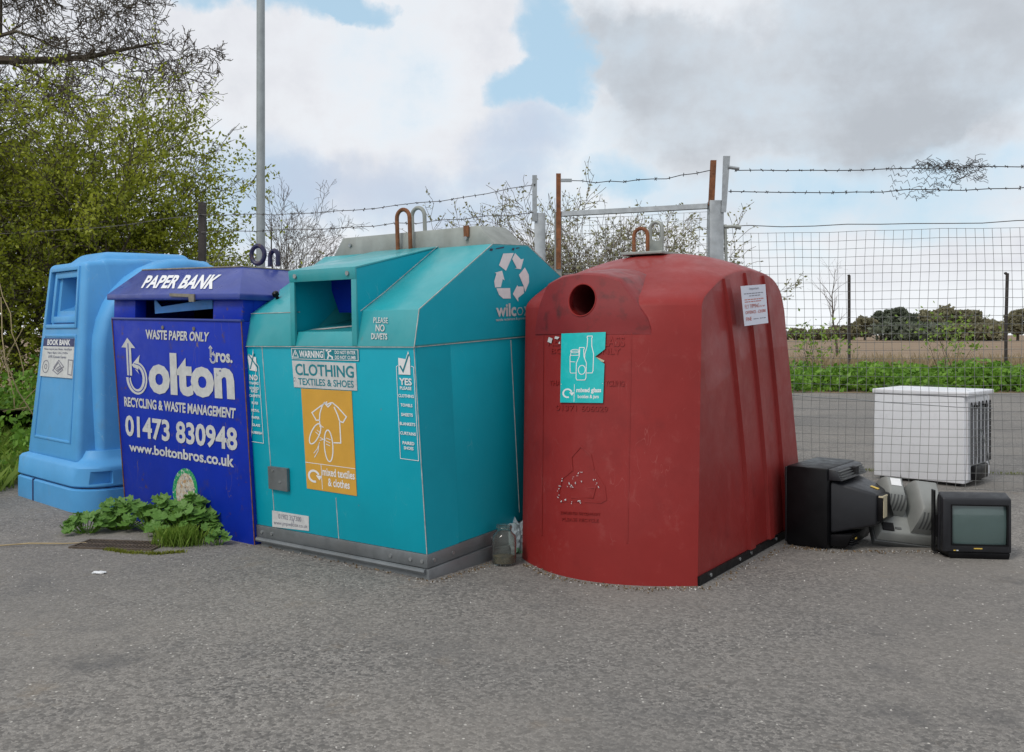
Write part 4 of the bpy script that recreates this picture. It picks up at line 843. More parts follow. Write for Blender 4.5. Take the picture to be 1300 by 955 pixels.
# ------------------------------------------------------------------ fridge behind the fence
def fridge():
    P = pose(4.155, 8.62, -43.5); root = empty('fridge', P)
    tag(root, 'white fridge dumped behind the wire mesh, black coils showing at its back', 'fridge')
    W, D, h = .865, .70, .875      # x from -W to 0 along the visible plain side, y away
    b = MB(); b.box(-W, -.03, 0, D, .03, h - .045); b.build('cabinet', 'white_en', root, bevel=.012, seg=3)
    b = MB(); b.box(-W - .012, .012, -.012, D + .012, h - .042, h); b.build('worktop', 'white_en', root, bevel=.008, seg=3)
    b = MB(); b.box(-.0295, -.012, .04, D - .04, .06, h - .06); b.build('rear_panel', 'white_en', root)
    for k in range(6):
        y = .08 + k * .105; b = MB(); b.tube([(.004, y, .2), (.004, y, h - .13)] + [(.004, y + .017 - .017 * math.cos(math.pi * i / 6), h - .13 + .03 * math.sin(math.pi * i / 6)) for i in range(1, 7)] + [(.004, y + .034, .2)], .0045, 6); b.build('condenser_coil', 'black', root)
    b = MB()
    for k in range(9): b.tube([(.012, .06, .2 + k * .066), (.012, D - .06, .2 + k * .066)], .0022, 4)
    b.build('coil_wires', 'galv', root)
    b = MB(); b.box(-.03, .03, .12, .5, .05, .19); b.build('compressor_tray', 'black', root, bevel=.02)
    for y in (.2, .45):
        b = MB(); b.box(-.012, .02, y, y + .06, h - .16, h - .13); b.build('bracket', 'black', root)
    b = MB(); b.tube([(.02, .3, .52), (.03, .42, .36), (.02, .55, .16)], .006, 6); b.build('loose_pipe', 'galv', root)
    for x in (-W + .06, -.1):
        for y in (.06, D - .06):
            b = MB(); b.tube([(x, y, -.0), (x, y, .031)], .02, 10); b.build('foot', 'black', root)
fridge()

# ------------------------------------------------------------------ small things on the ground
def jar():
    X, Y = ground_pt(640, 716.5); root = empty('glass_jar', loc=(X, Y, .001)); tag(root, 'dirty glass jar standing between the teal and the red bank', 'jar')
    gm = bpy.data.materials.new('dirty_glass'); gm.use_nodes = True; b_ = gm.node_tree.nodes['Principled BSDF']; b_.inputs['Base Color'].default_value = (.80, .84, .80, 1); b_.inputs['Roughness'].default_value = .08; b_.inputs['Transmission Weight'].default_value = .97; b_.inputs['IOR'].default_value = 1.25
    M['glass'] = gm
    def lathe(pr, name, mt, n=24):
        b = MB(); rows = [[(r * math.cos(2 * math.pi * j / n), r * math.sin(2 * math.pi * j / n), z) for j in range(n + 1)] for r, z in pr]; b.grid(rows); return b.build(name, mt, root, weld=True, angle=50)
    lathe([(.0, .002), (.066, .002), (.073, .012), (.074, .15), (.070, .175), (.050, .195), (.043, .205), (.045, .21), (.046, .238), (.040, .238), (.040, .21), (.046, .19), (.066, .17), (.068, .02), (.0, .012)], 'jar_body', 'glass')
    lathe([(.0, .014), (.066, .016), (.067, .055), (.05, .062), (.02, .05), (.0, .058)], 'sludge', material('brown_sludge', (.12, .09, .05), .6, vary=.4, vscale=40))
    b = MB(); b.tube([(.0465 * math.cos(a), .0465 * math.sin(a), .226) for a in np.linspace(0, 2 * math.pi, 25)[:-1]], .004, 6, closed=True); b.build('rim_thread', 'glass', root)
jar()
def crumpled(name, loc, size, mt, seed, label, cat):
    rg = random.Random(seed); bm = bmesh.new(); bmesh.ops.create_icosphere(bm, subdivisions=3, radius=1)
    for v in bm.verts:
        k = 1 + .28 * math.sin(v.co.x * 5 + seed) * math.cos(v.co.y * 6 + seed * 2) + .15 * math.sin(v.co.z * 11 + v.co.x * 7) + rg.uniform(-.1, .1)
        v.co = Vector((v.co.x * size[0] * k, v.co.y * size[1] * k, max(-size[2], v.co.z * size[2] * k) + size[2]))
    me = bpy.data.meshes.new(name); bm.to_mesh(me); bm.free(); me.materials.append(M[mt] if isinstance(mt, str) else mt)
    o = bpy.data.objects.new(name, me); col.objects.link(o); o.location = loc; tag(o, label, cat); return o
X, Y = ground_pt(650, 705); crumpled('plastic_bag', (X + .03, Y + .06, .0), (.06, .05, .10), material('green_white_bag', (.46, .52, .55), .35, vary=.1, vscale=8, stains=[((.05, .35, .08), 10, .52, .6, .9), ((.12, .2, .4), 13, .62, .68, .7)]), 2, 'crumpled green and white plastic bag wedged behind the glass jar', 'plastic bag')
X, Y = ground_pt(126, 728); crumpled('paper_scrap', (X, Y, .0), (.038, .022, .006), 'white', 5, 'flattened white paper scrap lying on the tarmac near the drain', 'litter')
X, Y = ground_pt(1118, 670); crumpled('clear_wrapper', (X - .03, Y + .12, 0), (.07, .06, .03), material('clear_film', (.5, .5, .48), .3, vary=.5, vscale=40), 8, 'pale crumpled film wrapper between the black television and grey monitor', 'litter')

def drain():
    X, Y = ground_pt(152, 693); root = empty('drain_grating', loc=(X, Y, 0), rz=R(-8)); tag(root, 'rusty iron drain grating set in the tarmac by the leafy weeds', 'drain')
    b = MB(); w, d = .29, .12
    for a in ((-w, w, -d, -d + .02), (-w, w, d - .02, d), (-w, -w + .02, -d + .02, d - .02), (w - .02, w, -d + .02, d - .02)): b.box(a[0], a[1], a[2], a[3], .001, .012)
    b.build('frame', 'cast', root)
    for i in range(21):
        x = -w + .04 + i * (2 * w - .08) / 20; b = MB(); b.box(x - .006, x + .006, -d + .021, d - .021, .002, .010); b.build('bar', 'cast', root)
    b = MB(); b.box(-w + .02, w - .02, -.006, .006, .002, .0115); b.build('cross_bar', 'cast', root); b = MB(); b.box(-w + .02, w - .02, -d + .02, d - .02, .0008, .0016); b.build('pit', 'void', root)
drain()

# ------------------------------------------------------------------ fences
def wire_tube(b, pts, r): b.tube(pts, r, 3, cap=False)
def mesh_sheet(A, B_, z0, z1, sp, r, seed, sag=.0, name='wire_mesh', parent=None):
    rg = random.Random(seed); A, B_ = Vector(A), Vector(B_); L_ = (B_ - A).length; d = (B_ - A) / L_; nn = Vector((-d.y, d.x)); b = MB(); nh = int((z1 - z0) / sp); nv = int(L_ / sp)
    wob = lambda s, z: (.012 * math.sin(s * 1.7 + z) + .008 * math.sin(s * 4.1 + 2 * z), .007 * math.sin(s * 2.3 + z * 1.3) + .003 * math.sin(s * 9 + z * 4))
    def pt(s, z):
        a, c = wob(s, z); p = A + d * s + nn * a; return (p.x, p.y, z + c - sag * 4 * (s / L_) * (1 - s / L_) * 1.0)
    for i in range(nh + 1):
        z = z0 + i * sp + rg.uniform(-.006, .006); k = max(2, int(L_ / .3)); wire_tube(b, [pt(L_ * j / k, z) for j in range(k + 1)], r)
    for i in range(nv + 1):
        s = min(L_, i * sp + rg.uniform(-.006, .006)); k = 7; wire_tube(b, [pt(s + .012 * math.sin(j * 1.3 + s * 3), z0 + (nh * sp) * j / k) for j in range(k + 1)], r)
    return b.build(name, 'wire', parent, smooth=False, fix=False)
def barbed(pts, parent, seed, r=.005, name='barbed_wire'):
    rg = random.Random(seed); b = MB(); P_ = [Vector(p) for p in pts]; wire_tube(b, P_, r)
    L_ = 0
    for a, c in zip(P_, P_[1:]):
        n = int((c - a).length / .11)
        for i in range(n):
            p = a + (c - a) * ((i + rg.random() * .3) / max(1, n))
            for q in range(2):
                v = Vector((rg.uniform(-1, 1), rg.uniform(-1, 1), rg.uniform(-1, 1))).normalized() * .019; wire_tube(b, [p - v, p + v], r * .8)
    return b.build(name, 'barb', parent, smooth=False, fix=False)
def sagline(a, c, sag, n=14, wob=.012, seed=1):
    rg = random.Random(seed); a, c = Vector(a), Vector(c); return [a + (c - a) * (i / n) - Vector((0, 0, sag * 4 * (i / n) * (1 - i / n) + (rg.uniform(-wob, wob) if 0 < i < n else 0))) for i in range(n + 1)]
def fences():
    A = Vector((1.915, 8.80)); Bq = Vector((7.6, 7.85)); dr = (Bq - A).normalized()
    root = empty('mesh_fence', loc=(0, 0, 0)); tag(root, 'tall wire mesh fence with barbed strands in front of the white fridge', 'fence')
    mesh_sheet(A + dr * .07, Bq, .02, 2.42, .0775, .0023, 2, 0, parent=root)
    b = MB(); wire_tube(b, sagline((A.x, A.y, 2.405), (Bq.x, Bq.y, 2.425), .012, 20), .005); b.build('top_wire', 'wire', root, smooth=False, fix=False)
    b = MB(); wire_tube(b, sagline((A.x, A.y - .02, .93), (4.25, 8.35, .75), .03, 8), .004); b.build('loose_wire', 'galv', root, smooth=False, fix=False)
    P1 = sagline((A.x + .16, A.y, 2.93), (5.6, 8.2, 2.92), .03, 16, .008, 3); barbed(P1 + sagline((5.6, 8.2, 2.92), (7.6, 7.85, 2.95), .02, 6)[1:], root, 3); barbed(sagline((A.x + .1, A.y, 2.735), (5.6, 8.2, 2.74), .035, 16, .012, 5) + sagline((5.6, 8.2, 2.74), (7.6, 7.85, 2.76), .02, 6)[1:], root, 5)
    # post with its barb arm
    b = MB(); b.box(A.x - .085, A.x + .045, A.y - .06, A.y + .07, 0, 2.645); b.build('post', 'galv', root, bevel=.006)
    b = MB(); b.hexa([(A.x + .018, A.y - .075, 2.53), (A.x + .062, A.y - .075, 2.53), (A.x + .062, A.y - .065, 2.53), (A.x + .018, A.y - .065, 2.53), (A.x + .035, A.y - .075, 3.05), (A.x + .10, A.y - .075, 3.05), (A.x + .10, A.y - .065, 3.05), (A.x + .035, A.y - .065, 3.05)]); b.build('barb_arm', 'galv', root)
    b = MB(); b.tube([(A.x + .08, A.y - .08, 2.945), (A.x + .18, A.y - .08, 2.93)], .016, 8); b.build('strainer', 'galv', root)
    b = MB(); b.tube([(A.x + .05, A.y - .05, 2.40), (A.x + .14, A.y - .06, 2.40), (A.x + .20, A.y - .06, 2.39)], [.013, .016, .022], 8); b.tube([(A.x + .06, A.y - .04, 2.42), (A.x + .09, A.y - .03, 1.5), (A.x + .08, A.y - .03, 0)], .014, 6); b.build('strainer', 'galv_dull', root)
    # scrap of wire netting caught on the strands
    rg = random.Random(12); b = MB()
    def np_(s, t):
        js = math.sin(s * 91.7 + t * 47.3); x = 3.42 + .80 * s + .012 * js; yy = 8.80 + (x - A.x) * (dr.y / dr.x); k = 1 if s > .12 else .3
        return (x, yy - .02 + .03 * math.sin(s * 9), 2.905 + .01 * s - (.22 + .05 * math.sin(s * 7)) * t * (1 - .65 * max(0, s - .55) / .45) + .02 * math.sin(s * 23 + t * 9) + .014 * math.sin(s * 57.1 + t * 83.0))
    for i in range(24):
        for j in range(7):
            s, t = i / 24, j / 6; o_ = .5 / 24 if j % 2 else 0
            if rg.random() < .18: continue
            a = np_(s + o_, t); c1 = np_(s + .5 / 24 + o_, t + .5 / 6); c2 = np_(s - .5 / 24 + o_, t + .5 / 6); wire_tube(b, [a, c1], .0024); wire_tube(b, [a, c2], .0024)
    nt_ = empty('netting_scrap', loc=(0, 0, 0)); tag(b.build('netting', 'barb', nt_, smooth=False, fix=False), kind='stuff'); b = MB()
    for i in range(130):
        s = rg.uniform(.3, 1); a = Vector(np_(s, rg.choice([0, 0, 0, .9]))); pts = [a]
        for k in range(4): pts.append(pts[-1] + Vector((rg.uniform(-.05, .05), rg.uniform(-.02, .02), rg.uniform(-.035, .03))))
        wire_tube(b, pts, .0026)
    tag(b.build('tangled_strands', 'barb', nt_, smooth=False, fix=False), kind='stuff'); tag(nt_, 'torn scrap of dark wire netting tangled on the barbed wire', 'wire netting')
    # gate
    G0, G1 = Vector((1.83, 8.83)), Vector((.463, 9.42)); g = empty('wire_gate', loc=(0, 0, 0)); tag(g, 'galvanised wire mesh gate with rusty uprights behind the red bottle bank', 'gate')
    dd = (G1 - G0).normalized()
    def rail(z, name='rail'):
        b = MB(); b.tube([(G0.x, G0.y, z), (G1.x, G1.y, z)], .033, 4); b.build(name, 'galv', g, smooth=False)
    rail(2.60); rail(.15); rail(1.3)
    mesh_sheet(G0, G1, .15, 2.58, .0775, .0026, 7, 0, parent=g)
    for p, z1, m_ in ((G1, 2.62, 'galv_dull'),):
        b = MB(); b.box(p.x - .04, p.x + .03, p.y - .03, p.y + .03, .02, z1); b.build('stile', m_, g)
    b = MB(); b.box(G1.x - .025, G1.x + .022, G1.y - .045, G1.y - .031, 2.05, 3.0); b.build('barb_upright', 'rust', g)
    b = MB(); b.hexa([(G0.x - .005, G0.y - .06, 2.60), (G0.x + .048, G0.y - .06, 2.60), (G0.x + .048, G0.y - .03, 2.60), (G0.x - .005, G0.y - .03, 2.60), (G0.x + .016, G0.y - .06, 3.02), (G0.x + .068, G0.y - .06, 3.02), (G0.x + .068, G0.y - .03, 3.02), (G0.x + .016, G0.y - .03, 3.02)]); b.build('barb_upright', 'rust', g)
    b = MB(); b.box(G1.x + .02, G1.x + .13, G1.y - .06, G1.y - .03, 2.915, 2.945); b.build('strainer', 'galv', g)
    barbed(sagline((G1.x + .1, G1.y - .04, 2.93), (G0.x + .02, G0.y - .05, 2.93), .05, 10, .01, 8), g, 8)
    # left run of the fence
    L0, L1 = Vector((.266, 9.66)), Vector((-3.70, 11.3)); l = empty('mesh_fence', loc=(0, 0, 0)); tag(l, 'wire mesh fence with barbed wire running behind the blue and teal banks', 'fence')
    L2 = Vector((-9, 13.4)); mesh_sheet(L0, L1, .02, 2.42, .0775, .0022, 9, 0, parent=l)
    b = MB(); b.box(L0.x - .035, L0.x + .075, L0.y - .05, L0.y + .06, 0, 2.64); b.build('post', 'galv', l, bevel=.006)
    b = MB(); b.box(L0.x - .06, L0.x - .012, L0.y - .065, L0.y - .055, 2.55, 3.02); b.box(L0.x - .10, L0.x - .02, L0.y - .06, L0.y - .04, 2.635, 2.66); b.build('barb_arm', 'galv', l)
    b = MB(); b.box(L1.x - .04, L1.x + .035, L1.y - .04, L1.y + .04, 0, 2.98); b.build('post', 'darkpost', l)
    barbed(sagline((L0.x - .03, L0.y - .07, 2.92), (L1.x, L1.y - .05, 2.83), .10, 16, .012, 14), l, 14); barbed(sagline((L0.x - .05, L0.y - .07, 2.64), (L1.x, L1.y - .05, 2.62), .04, 16, .012, 15), l, 15)
    barbed(sagline((L1.x, L1.y - .05, 2.83), (L2.x, L2.y, 2.83), .1, 10), l, 16)
fences()

def lamp_post():
    X, Y = (331 - CX) / F * 12.4, 12.4; root = empty('lamp_post', loc=(X, Y, 0)); tag(root, 'tall grey steel lamp post standing behind the blue paper bank', 'lamp post')
    b = MB(); b.tube([(0, 0, 0), (0, 0, 1.2), (0, 0, 1.21), (0, 0, 8.0)], [.09, .09, .059, .05], 16); b.build('column', 'concrete', root)
    b = MB(); b.tube([(0, 0, 7.95), (0, -.05, 8.25), (0, -.5, 8.45), (0, -.9, 8.5)], .03, 8); b.build('arm', 'concrete', root)
    b = MB(); b.hexa([(-.1, -1.5, 8.42), (.1, -1.5, 8.42), (.1, -.85, 8.44), (-.1, -.85, 8.44), (-.07, -1.45, 8.54), (.07, -1.45, 8.54), (.07, -.85, 8.56), (-.07, -.85, 8.56)]); b.build('lantern', 'galv_dull', root, bevel=.02)
lamp_post()
for px, Z, top, lab in ((1078, 27.5, 350, 'dark thin post in the nettles, the one left of the fridge'), (1277, 26, 347, 'dark thin post in the nettles, the one right of the fridge')):
    X = (px - CX) / F * Z; h = H + (HY - top) / F * Z; b = MB(); b.tube([(0, 0, -.1), (0, 0, h * .5), (.04 if px > 1200 else 0, 0, h)], .045, 8)
    b.tube([(-.02, 0, h - .02), (.02, 0, h + .015)], [.05, .03], 8); o = b.build('timber_post', 'darkpost', None); o.location = (X, Z, 0); tag(o, lab, 'post', 'posts in the nettles')

# ------------------------------------------------------------------ trees and plants
def grow(rg, p, d, L_, r, level, cfg, segs, tips, thin=.58, taper=.9):
    """cfg: list per level (n children, length ratio, spread, up pull, wobble, steps)"""
    n, ratio, spread, up, wob, steps = cfg[level]; pts = [Vector(p)]; rad = [r]; dd = Vector(d).normalized()
    last = level == len(cfg) - 1
    for i in range(steps):
        dd = (dd + Vector((rg.gauss(0, wob), rg.gauss(0, wob), rg.gauss(0, wob) + up))).normalized(); pts.append(pts[-1] + dd * (L_ / steps)); rad.append(r * (1 - (i + 1) / steps * (taper if not last else .8)))
    segs.append((pts, rad, level))
    if last: tips.append(pts); return
    for k in range(n):
        q = .22 + .78 * (k + rg.random()) / n; i = min(steps - 1, int(q * steps)); fr = q * steps - i; base = pts[i].lerp(pts[i + 1], min(1, fr)); ax = (pts[i + 1] - pts[i]).normalized()
        side = ax.orthogonal().normalized(); side.rotate(Matrix.Rotation(rg.uniform(0, 2 * math.pi), 3, ax)); nd = (ax * math.cos(spread) + side * math.sin(spread)).normalized()
        grow(rg, base, nd, L_ * ratio * rg.uniform(.7, 1.2) * (1.15 - .45 * q), rad[i] * thin, level + 1, cfg, segs, tips, thin, taper)
def limb_mesh(segs, levels, name, mt, parent, rmin=.0035):
    b = MB()
    for pts, rad, lv in segs:
        if lv in levels: b.tube(pts, [max(rmin, x) for x in rad], 7 if rad[0] > .05 else (5 if rad[0] > .015 else 3), cap=False)
    return b.build(name, mt, parent, fix=False)
def leaf_quads(rng, P, size, asp=.55, flat=.0):
    n = len(P); a = rng.normal(size=(n, 3)); a /= np.linalg.norm(a, axis=1)[:, None]; c = rng.normal(size=(n, 3)); c[:, 2] += flat
    c -= a * (a * c).sum(1)[:, None]; c /= np.linalg.norm(c, axis=1)[:, None]; s = size * rng.uniform(.6, 1.3, (n, 1)); t = np.cross(a, c)
    return np.stack([P - a * s, P - c * s * asp + a * s * .1 , P + a * s, P + c * s * asp + a * s * .1], 1).reshape(-1, 3)
def tip_points(rng, tips, per, spread):
    out = []
    for pts in tips:
        A = np.array([list(p) for p in pts]); k = rng.uniform(.1, 1, per) * (len(A) - 1); i = np.minimum(k.astype(int), len(A) - 2); f = (k - i)[:, None]
        out.append(A[i] * (1 - f) + A[i + 1] * f + rng.normal(scale=spread, size=(per, 3)))
    return np.concatenate(out)
def hawthorn():
    rg = random.Random(21); rng = np.random.default_rng(5); X, Y = -7.7, 14.6; root = empty('hawthorn_tree', loc=(X, Y, 0)); tag(root, 'big green hawthorn tree in fresh leaf filling the left side', 'tree')
    segs, tips, tipsb = [], [], []
    cfg = [(13, .52, .75, .05, .10, 9), (9, .46, .7, .04, .16, 6), (4, .55, .6, .03, .2, 4), (0, 0, 0, .02, .2, 3)]
    for k in range(12):
        a = k / 12 * 2 * math.pi + rg.uniform(-.2, .2); t = rg.uniform(.25, .95); d = (math.cos(a) * t, math.sin(a) * t * .7, 1.0); grow(rg, (math.cos(a) * .25, math.sin(a) * .25, .0), d, rg.uniform(3.6, 5.0), .085, 0, cfg, segs, tips)
    for k in range(7):      # long arching shoots towards the lamp post
        grow(rg, (.3, -.4, .6 + .25 * k), (.95, -.15 + .1 * (k % 3), .62 - .03 * k), rg.uniform(2.5, 3.5), .03, 0, [(16, .26, .6, .02, .08, 8), (6, .45, .6, .02, .15, 4), (0, 0, 0, .02, .2, 3)], segs, tipsb)
    limb_mesh(segs, (0, 1), 'trunk', 'bark', root); limb_mesh(segs, (2, 3), 'twigs', 'bark', root, .005)
    P = tip_points(rng, tips, 15, .035); keep = rng.random(len(P)) < np.clip(1.15 - (P[:, 2] - 2.6) * .33, .15, 1); P = np.concatenate([P[keep], tip_points(rng, tipsb, 22, .03)])
    extra = rng.normal(size=(12000, 3)) * np.array([1.5, 1.0, .7]) + np.array([-.2, -.3, 1.35]); extra = extra[(extra[:, 2] > .05)]
    P = np.concatenate([P, extra]); K = 2100; clump = rng.normal(size=(K, 3)) * np.array([2.0, .9, 1.35]) + np.array([.5, -.3, 2.9]); lim = np.minimum(5.7, 6.0 - 1.25 * (clump[:, 0] - 2.3)); clump = clump[(clump[:, 2] < lim - np.abs(rng.normal(scale=.25, size=K))) & (clump[:, 0] < 3.75)]
    ax = rng.normal(size=(len(clump), 1, 3)) * np.array([1, .6, .7]) + np.array([.5, 0, .5]); ax /= np.linalg.norm(ax, axis=2)[:, :, None]; q = rng.uniform(-.28, .28, (len(clump), 22, 1)); clump = (clump[:, None, :] + ax * q + rng.normal(scale=.035, size=(len(clump), 22, 3))).reshape(-1, 3); P = np.concatenate([P, clump])
    fast_mesh('crown', leaf_quads(rng, P, .031), 4, 'haw', root)
    print('hawthorn', len(segs), len(P))
hawthorn()
def bare_tree(name, loc, seed, stems, cfg, label, mt='twig', buds=0, bud_size=.02, thin=None):
    rg = random.Random(seed); rng = np.random.default_rng(seed); root = empty(name, loc=loc); tag(root, label, 'tree' if 'tree' in name else 'shrub'); segs, tips = [], []
    for (p, d, L_, r) in stems: grow(rg, p, d, L_, r, 0, cfg, segs, tips, thin or .58)
    lv = len(cfg); limb_mesh(segs, (0,), 'trunk', 'bark', root); limb_mesh(segs, tuple(range(1, lv)), 'twigs', mt, root)
    if buds: P = tip_points(rng, tips, buds, .03); fast_mesh('buds', leaf_quads(rng, P, bud_size), 4, 'bud', root)
    return root
C4 = [(11, .6, .8, .03, .12, 8), (8, .5, .75, .02, .2, 6), (6, .5, .7, .02, .25, 5), (0, 0, 0, .0, .25, 4)]
C5 = [(12, .55, .85, .02, .16, 9), (9, .5, .8, .02, .22, 7), (7, .5, .75, .01, .26, 5), (4, .55, .7, .0, .28, 4), (0, 0, 0, .0, .25, 3)]
def oak():
    rg = random.Random(33); root = empty('oak_tree', loc=(-13.5, 18.5, 0)); tag(root, 'bare brown oak tree with a thick crooked limb at the top left', 'tree'); segs, tips = [], []
    grow(rg, (0, 0, 0), (.0, 0, 1), 9.5, .34, 0, [(7, .5, .9, .01, .05, 8)] + C5[1:], segs, tips, .24)
    D = [(11, .40, .8, -.005, .09, 9)] + C5[1:]
    for p, d, L_, r, th in (((.2, -.3, 6.75), (1, -.05, .03), 6.4, .17, .40), ((.2, 0, 6.9), (1, .1, .42), 6.0, .06, .5), ((.2, -.2, 5.9), (1, -.1, -.02), 5.4, .05, .5), ((.1, 0, 7.6), (1, 0, .5), 5.0, .05, .5)): grow(rg, p, d, L_, r, 0, D, segs, tips, th, .9)
    limb_mesh(segs, (0,), 'trunk', 'bark', root); limb_mesh(segs, (1, 2, 3, 4), 'twigs', 'bark', root, .0065)
oak()
C3 = [(9, .55, .65, .03, .12, 7), (7, .5, .6, .03, .18, 5), (5, .5, .6, .02, .22, 4), (0, 0, 0, .0, .25, 3)]
C2 = [(7, .4, .6, .03, .12, 6), (5, .5, .6, .03, .18, 4), (0, 0, 0, .0, .25, 3)]
def at(px, Z): return ((px - CX) / F * Z, Z, 0)
bare_tree('bare_tree', at(352, 20.5), 41, [((0, 0, 0), (.10, 0, 1), 3.5, .05), ((0, 0, .8), (.42, 0, 1), 3.0, .04), ((0, 0, .8), (-.2, .1, 1), 2.5, .03), ((.05, 0, 1.4), (.7, 0, .9), 2.3, .03), ((.05, 0, 1.8), (.3, 0, 1), 2.0, .025)], C3, 'leafless grey tree between the lamp post and the teal bank')
bare_tree('young_tree', at(305, 16.5), 43, [((0, 0, 0), (.08, 0, 1), 3.6, .05), ((0, 0, 1.4), (.4, 0, .9), 1.0, .02), ((0, 0, 1.2), (-.4, 0, .9), 1.2, .02)], C2, 'slim young tree with a few leaves just left of the lamp post', buds=4, bud_size=.035)
shr = [(560, 15.5, 2.2, 51, 'sparse twiggy shrub above the ridge of the teal bank'), (640, 14.8, 3.2, 52, 'budding shrub just left of the galvanised fence post'), (735, 14.0, 3.35, 53, 'tall budding shrub behind the left half of the wire gate'), (800, 14.5, 3.0, 54, 'budding shrub behind the middle of the wire gate'), (868, 14.2, 2.7, 55, 'greener budding shrub behind the right end of the wire gate'), (915, 14.6, 1.5, 56, 'thin twiggy shrub behind the right-hand fence post')]
for px, Z, hgt, sd_, lab in shr:
    rg = random.Random(sd_); dens = 15 if 600 < px < 900 else (3 if px > 900 else 5)
    st = [((rg.uniform(-.5, .5), rg.uniform(-.4, .4), 0), (rg.uniform(-.45, .45 if px < 860 else -.05), rg.uniform(-.3, .3), 1), hgt * rg.uniform(.7, 1.0), .028) for k in range(dens)]
    bare_tree('budding_shrub', at(px, Z), sd_, st, [(11, .42, .6, .02, .15, 7), (8, .45, .65, .02, .22, 4), (0, 0, 0, .0, .25, 4)], lab, buds=4 if px != 868 else 8, bud_size=.026)['group'] = 'shrubs behind the gate'
bare_tree('bare_sapling_tree', at(1063, 60), 61, [((0, 0, 0), (.03, 0, 1), 5.6, .09)], [(13, .36, .75, .04, .08, 10), (5, .5, .6, .04, .15, 4), (0, 0, 0, .0, .2, 3)], 'thin bare sapling standing at the edge of the ploughed field')

def foliage_mass(name, rng, boxes, n, size, mt, parent=None, flat=.6, asp=.6):
    """n leaves spread over the upper skin of lumpy heaps (x, y, rx, ry, h)"""
    out = []
    tot = sum(b[2] * b[3] for b in boxes)
    for (x, y, rx, ry, h) in boxes:
        k = max(8, int(n * rx * ry / tot)); u = rng.normal(size=(k, 3)); u /= np.linalg.norm(u, axis=1)[:, None]; u[:, 2] = np.abs(u[:, 2]); rad = rng.uniform(.45, 1.08, (k, 1)) ** .5
        out.append(u * rad * np.array([rx, ry, h]) + np.array([x, y, 0]))
    P = np.concatenate(out); return fast_mesh(name, leaf_quads(rng, P, size, asp, flat), 4, mt, parent)
rng = np.random.default_rng(77)
bx = [(x, 24.2 + rng.uniform(-.9, .9), rng.uniform(.5, .9), rng.uniform(.5, .9), rng.uniform(.36, .66)) for x in np.arange(2.5, 17, .26)] + [(x, 26.4 + rng.uniform(-.6, .6), .9, .7, rng.uniform(.42, .72)) for x in np.arange(2.5, 18, .5)]
tag(foliage_mass('nettle_bed', rng, bx, 30000, .075, 'nettle'), 'dense green nettles along the far edge of the tarmac', 'nettles', kind='stuff')
bx = [(-4.75 - .25 * (i % 4) + rng.uniform(-.15, .1), 8.6 + .28 * i * .7 + rng.uniform(-.2, .2), .22, .25, rng.uniform(.25, .5) + .12 * (i % 4)) for i in range(16)] + [(-5.6 - rng.uniform(0, 2.2), 9 + rng.uniform(0, 4), .5, .5, rng.uniform(.7, 1.15)) for i in range(26)]
tag(foliage_mass('verge_weeds', rng, bx, 16000, .036, 'nettle'), 'tangled green weeds on the verge left of the pale blue bank', 'weeds', kind='stuff')
def blades(name, rng, P, h, w, mt, lean=.5):
    n = len(P); hh = h * rng.uniform(.5, 1.2, (n, 1)); a = rng.uniform(0, 2 * math.pi, n); d = np.stack([np.cos(a), np.sin(a), np.zeros(n)], 1); t = np.stack([-np.sin(a), np.cos(a), np.zeros(n)], 1) * w
    l = rng.uniform(0, lean, (n, 1)) * hh; up = np.array([0, 0, 1.0]); return fast_mesh(name, np.stack([P - t, P + t, P + d * l * .4 + up * hh * .6 + t * .6, P + d * l + up * hh], 1).reshape(-1, 3), 4, mt)
def scatter(n, x0, x1, y0, y1, z=0.0): return np.stack([rng.uniform(x0, x1, n), rng.uniform(y0, y1, n), np.full(n, z)], 1)
P = scatter(15000, -7.5, -4.55, 5.0, 13.0); P[:, 2] = np.clip((-4.62 - P[:, 0]) * .16, 0, .45); tag(blades('verge_grass', rng, P, .22, .006, 'grass', .9), 'long green grass on the verge left of the banks', 'grass', kind='stuff')
tag(blades('dry_grass', rng, scatter(7000, 4, 22, 26.5, 31), .75, .012, 'dry', .5), 'dry pale grass stalks at the edge of the ploughed field', 'grass', kind='stuff')
def stalks():
    rg = random.Random(17); b = MB()
    for k in range(26):
        x, y = -6.2 + rg.uniform(0, 1.5), 10 + rg.uniform(0, 2.2); p = Vector((x, y, rg.uniform(.2, .8))); d = Vector((rg.uniform(-.2, 1), rg.uniform(-.4, .2), rg.uniform(-.1, .8))).normalized(); pts = [p]
        for i in range(6): d = (d + Vector((rg.gauss(0, .12), rg.gauss(0, .12), -.10))).normalized(); pts.append(pts[-1] + d * .24)
        b.tube(pts, .006, 4, cap=False)
    tag(b.build('bramble_canes', 'straw', None, fix=False), 'dry arching bramble canes on the verge below the hawthorn', 'brambles', kind='stuff')
stalks()
def twig_on_ground():
    b = MB(); x, y = ground_pt(-5, 695); b.tube([(x, y, .01), (x + .2, y + .03, .02), (x + .42, y + .06, .012), (x + .55, y + .1, .01)], [.005, .006, .005, .003], 5); tag(b.build('dry_twig', 'straw', None, fix=False), 'thin dry twig on the tarmac at the left edge', 'twig')
twig_on_ground()
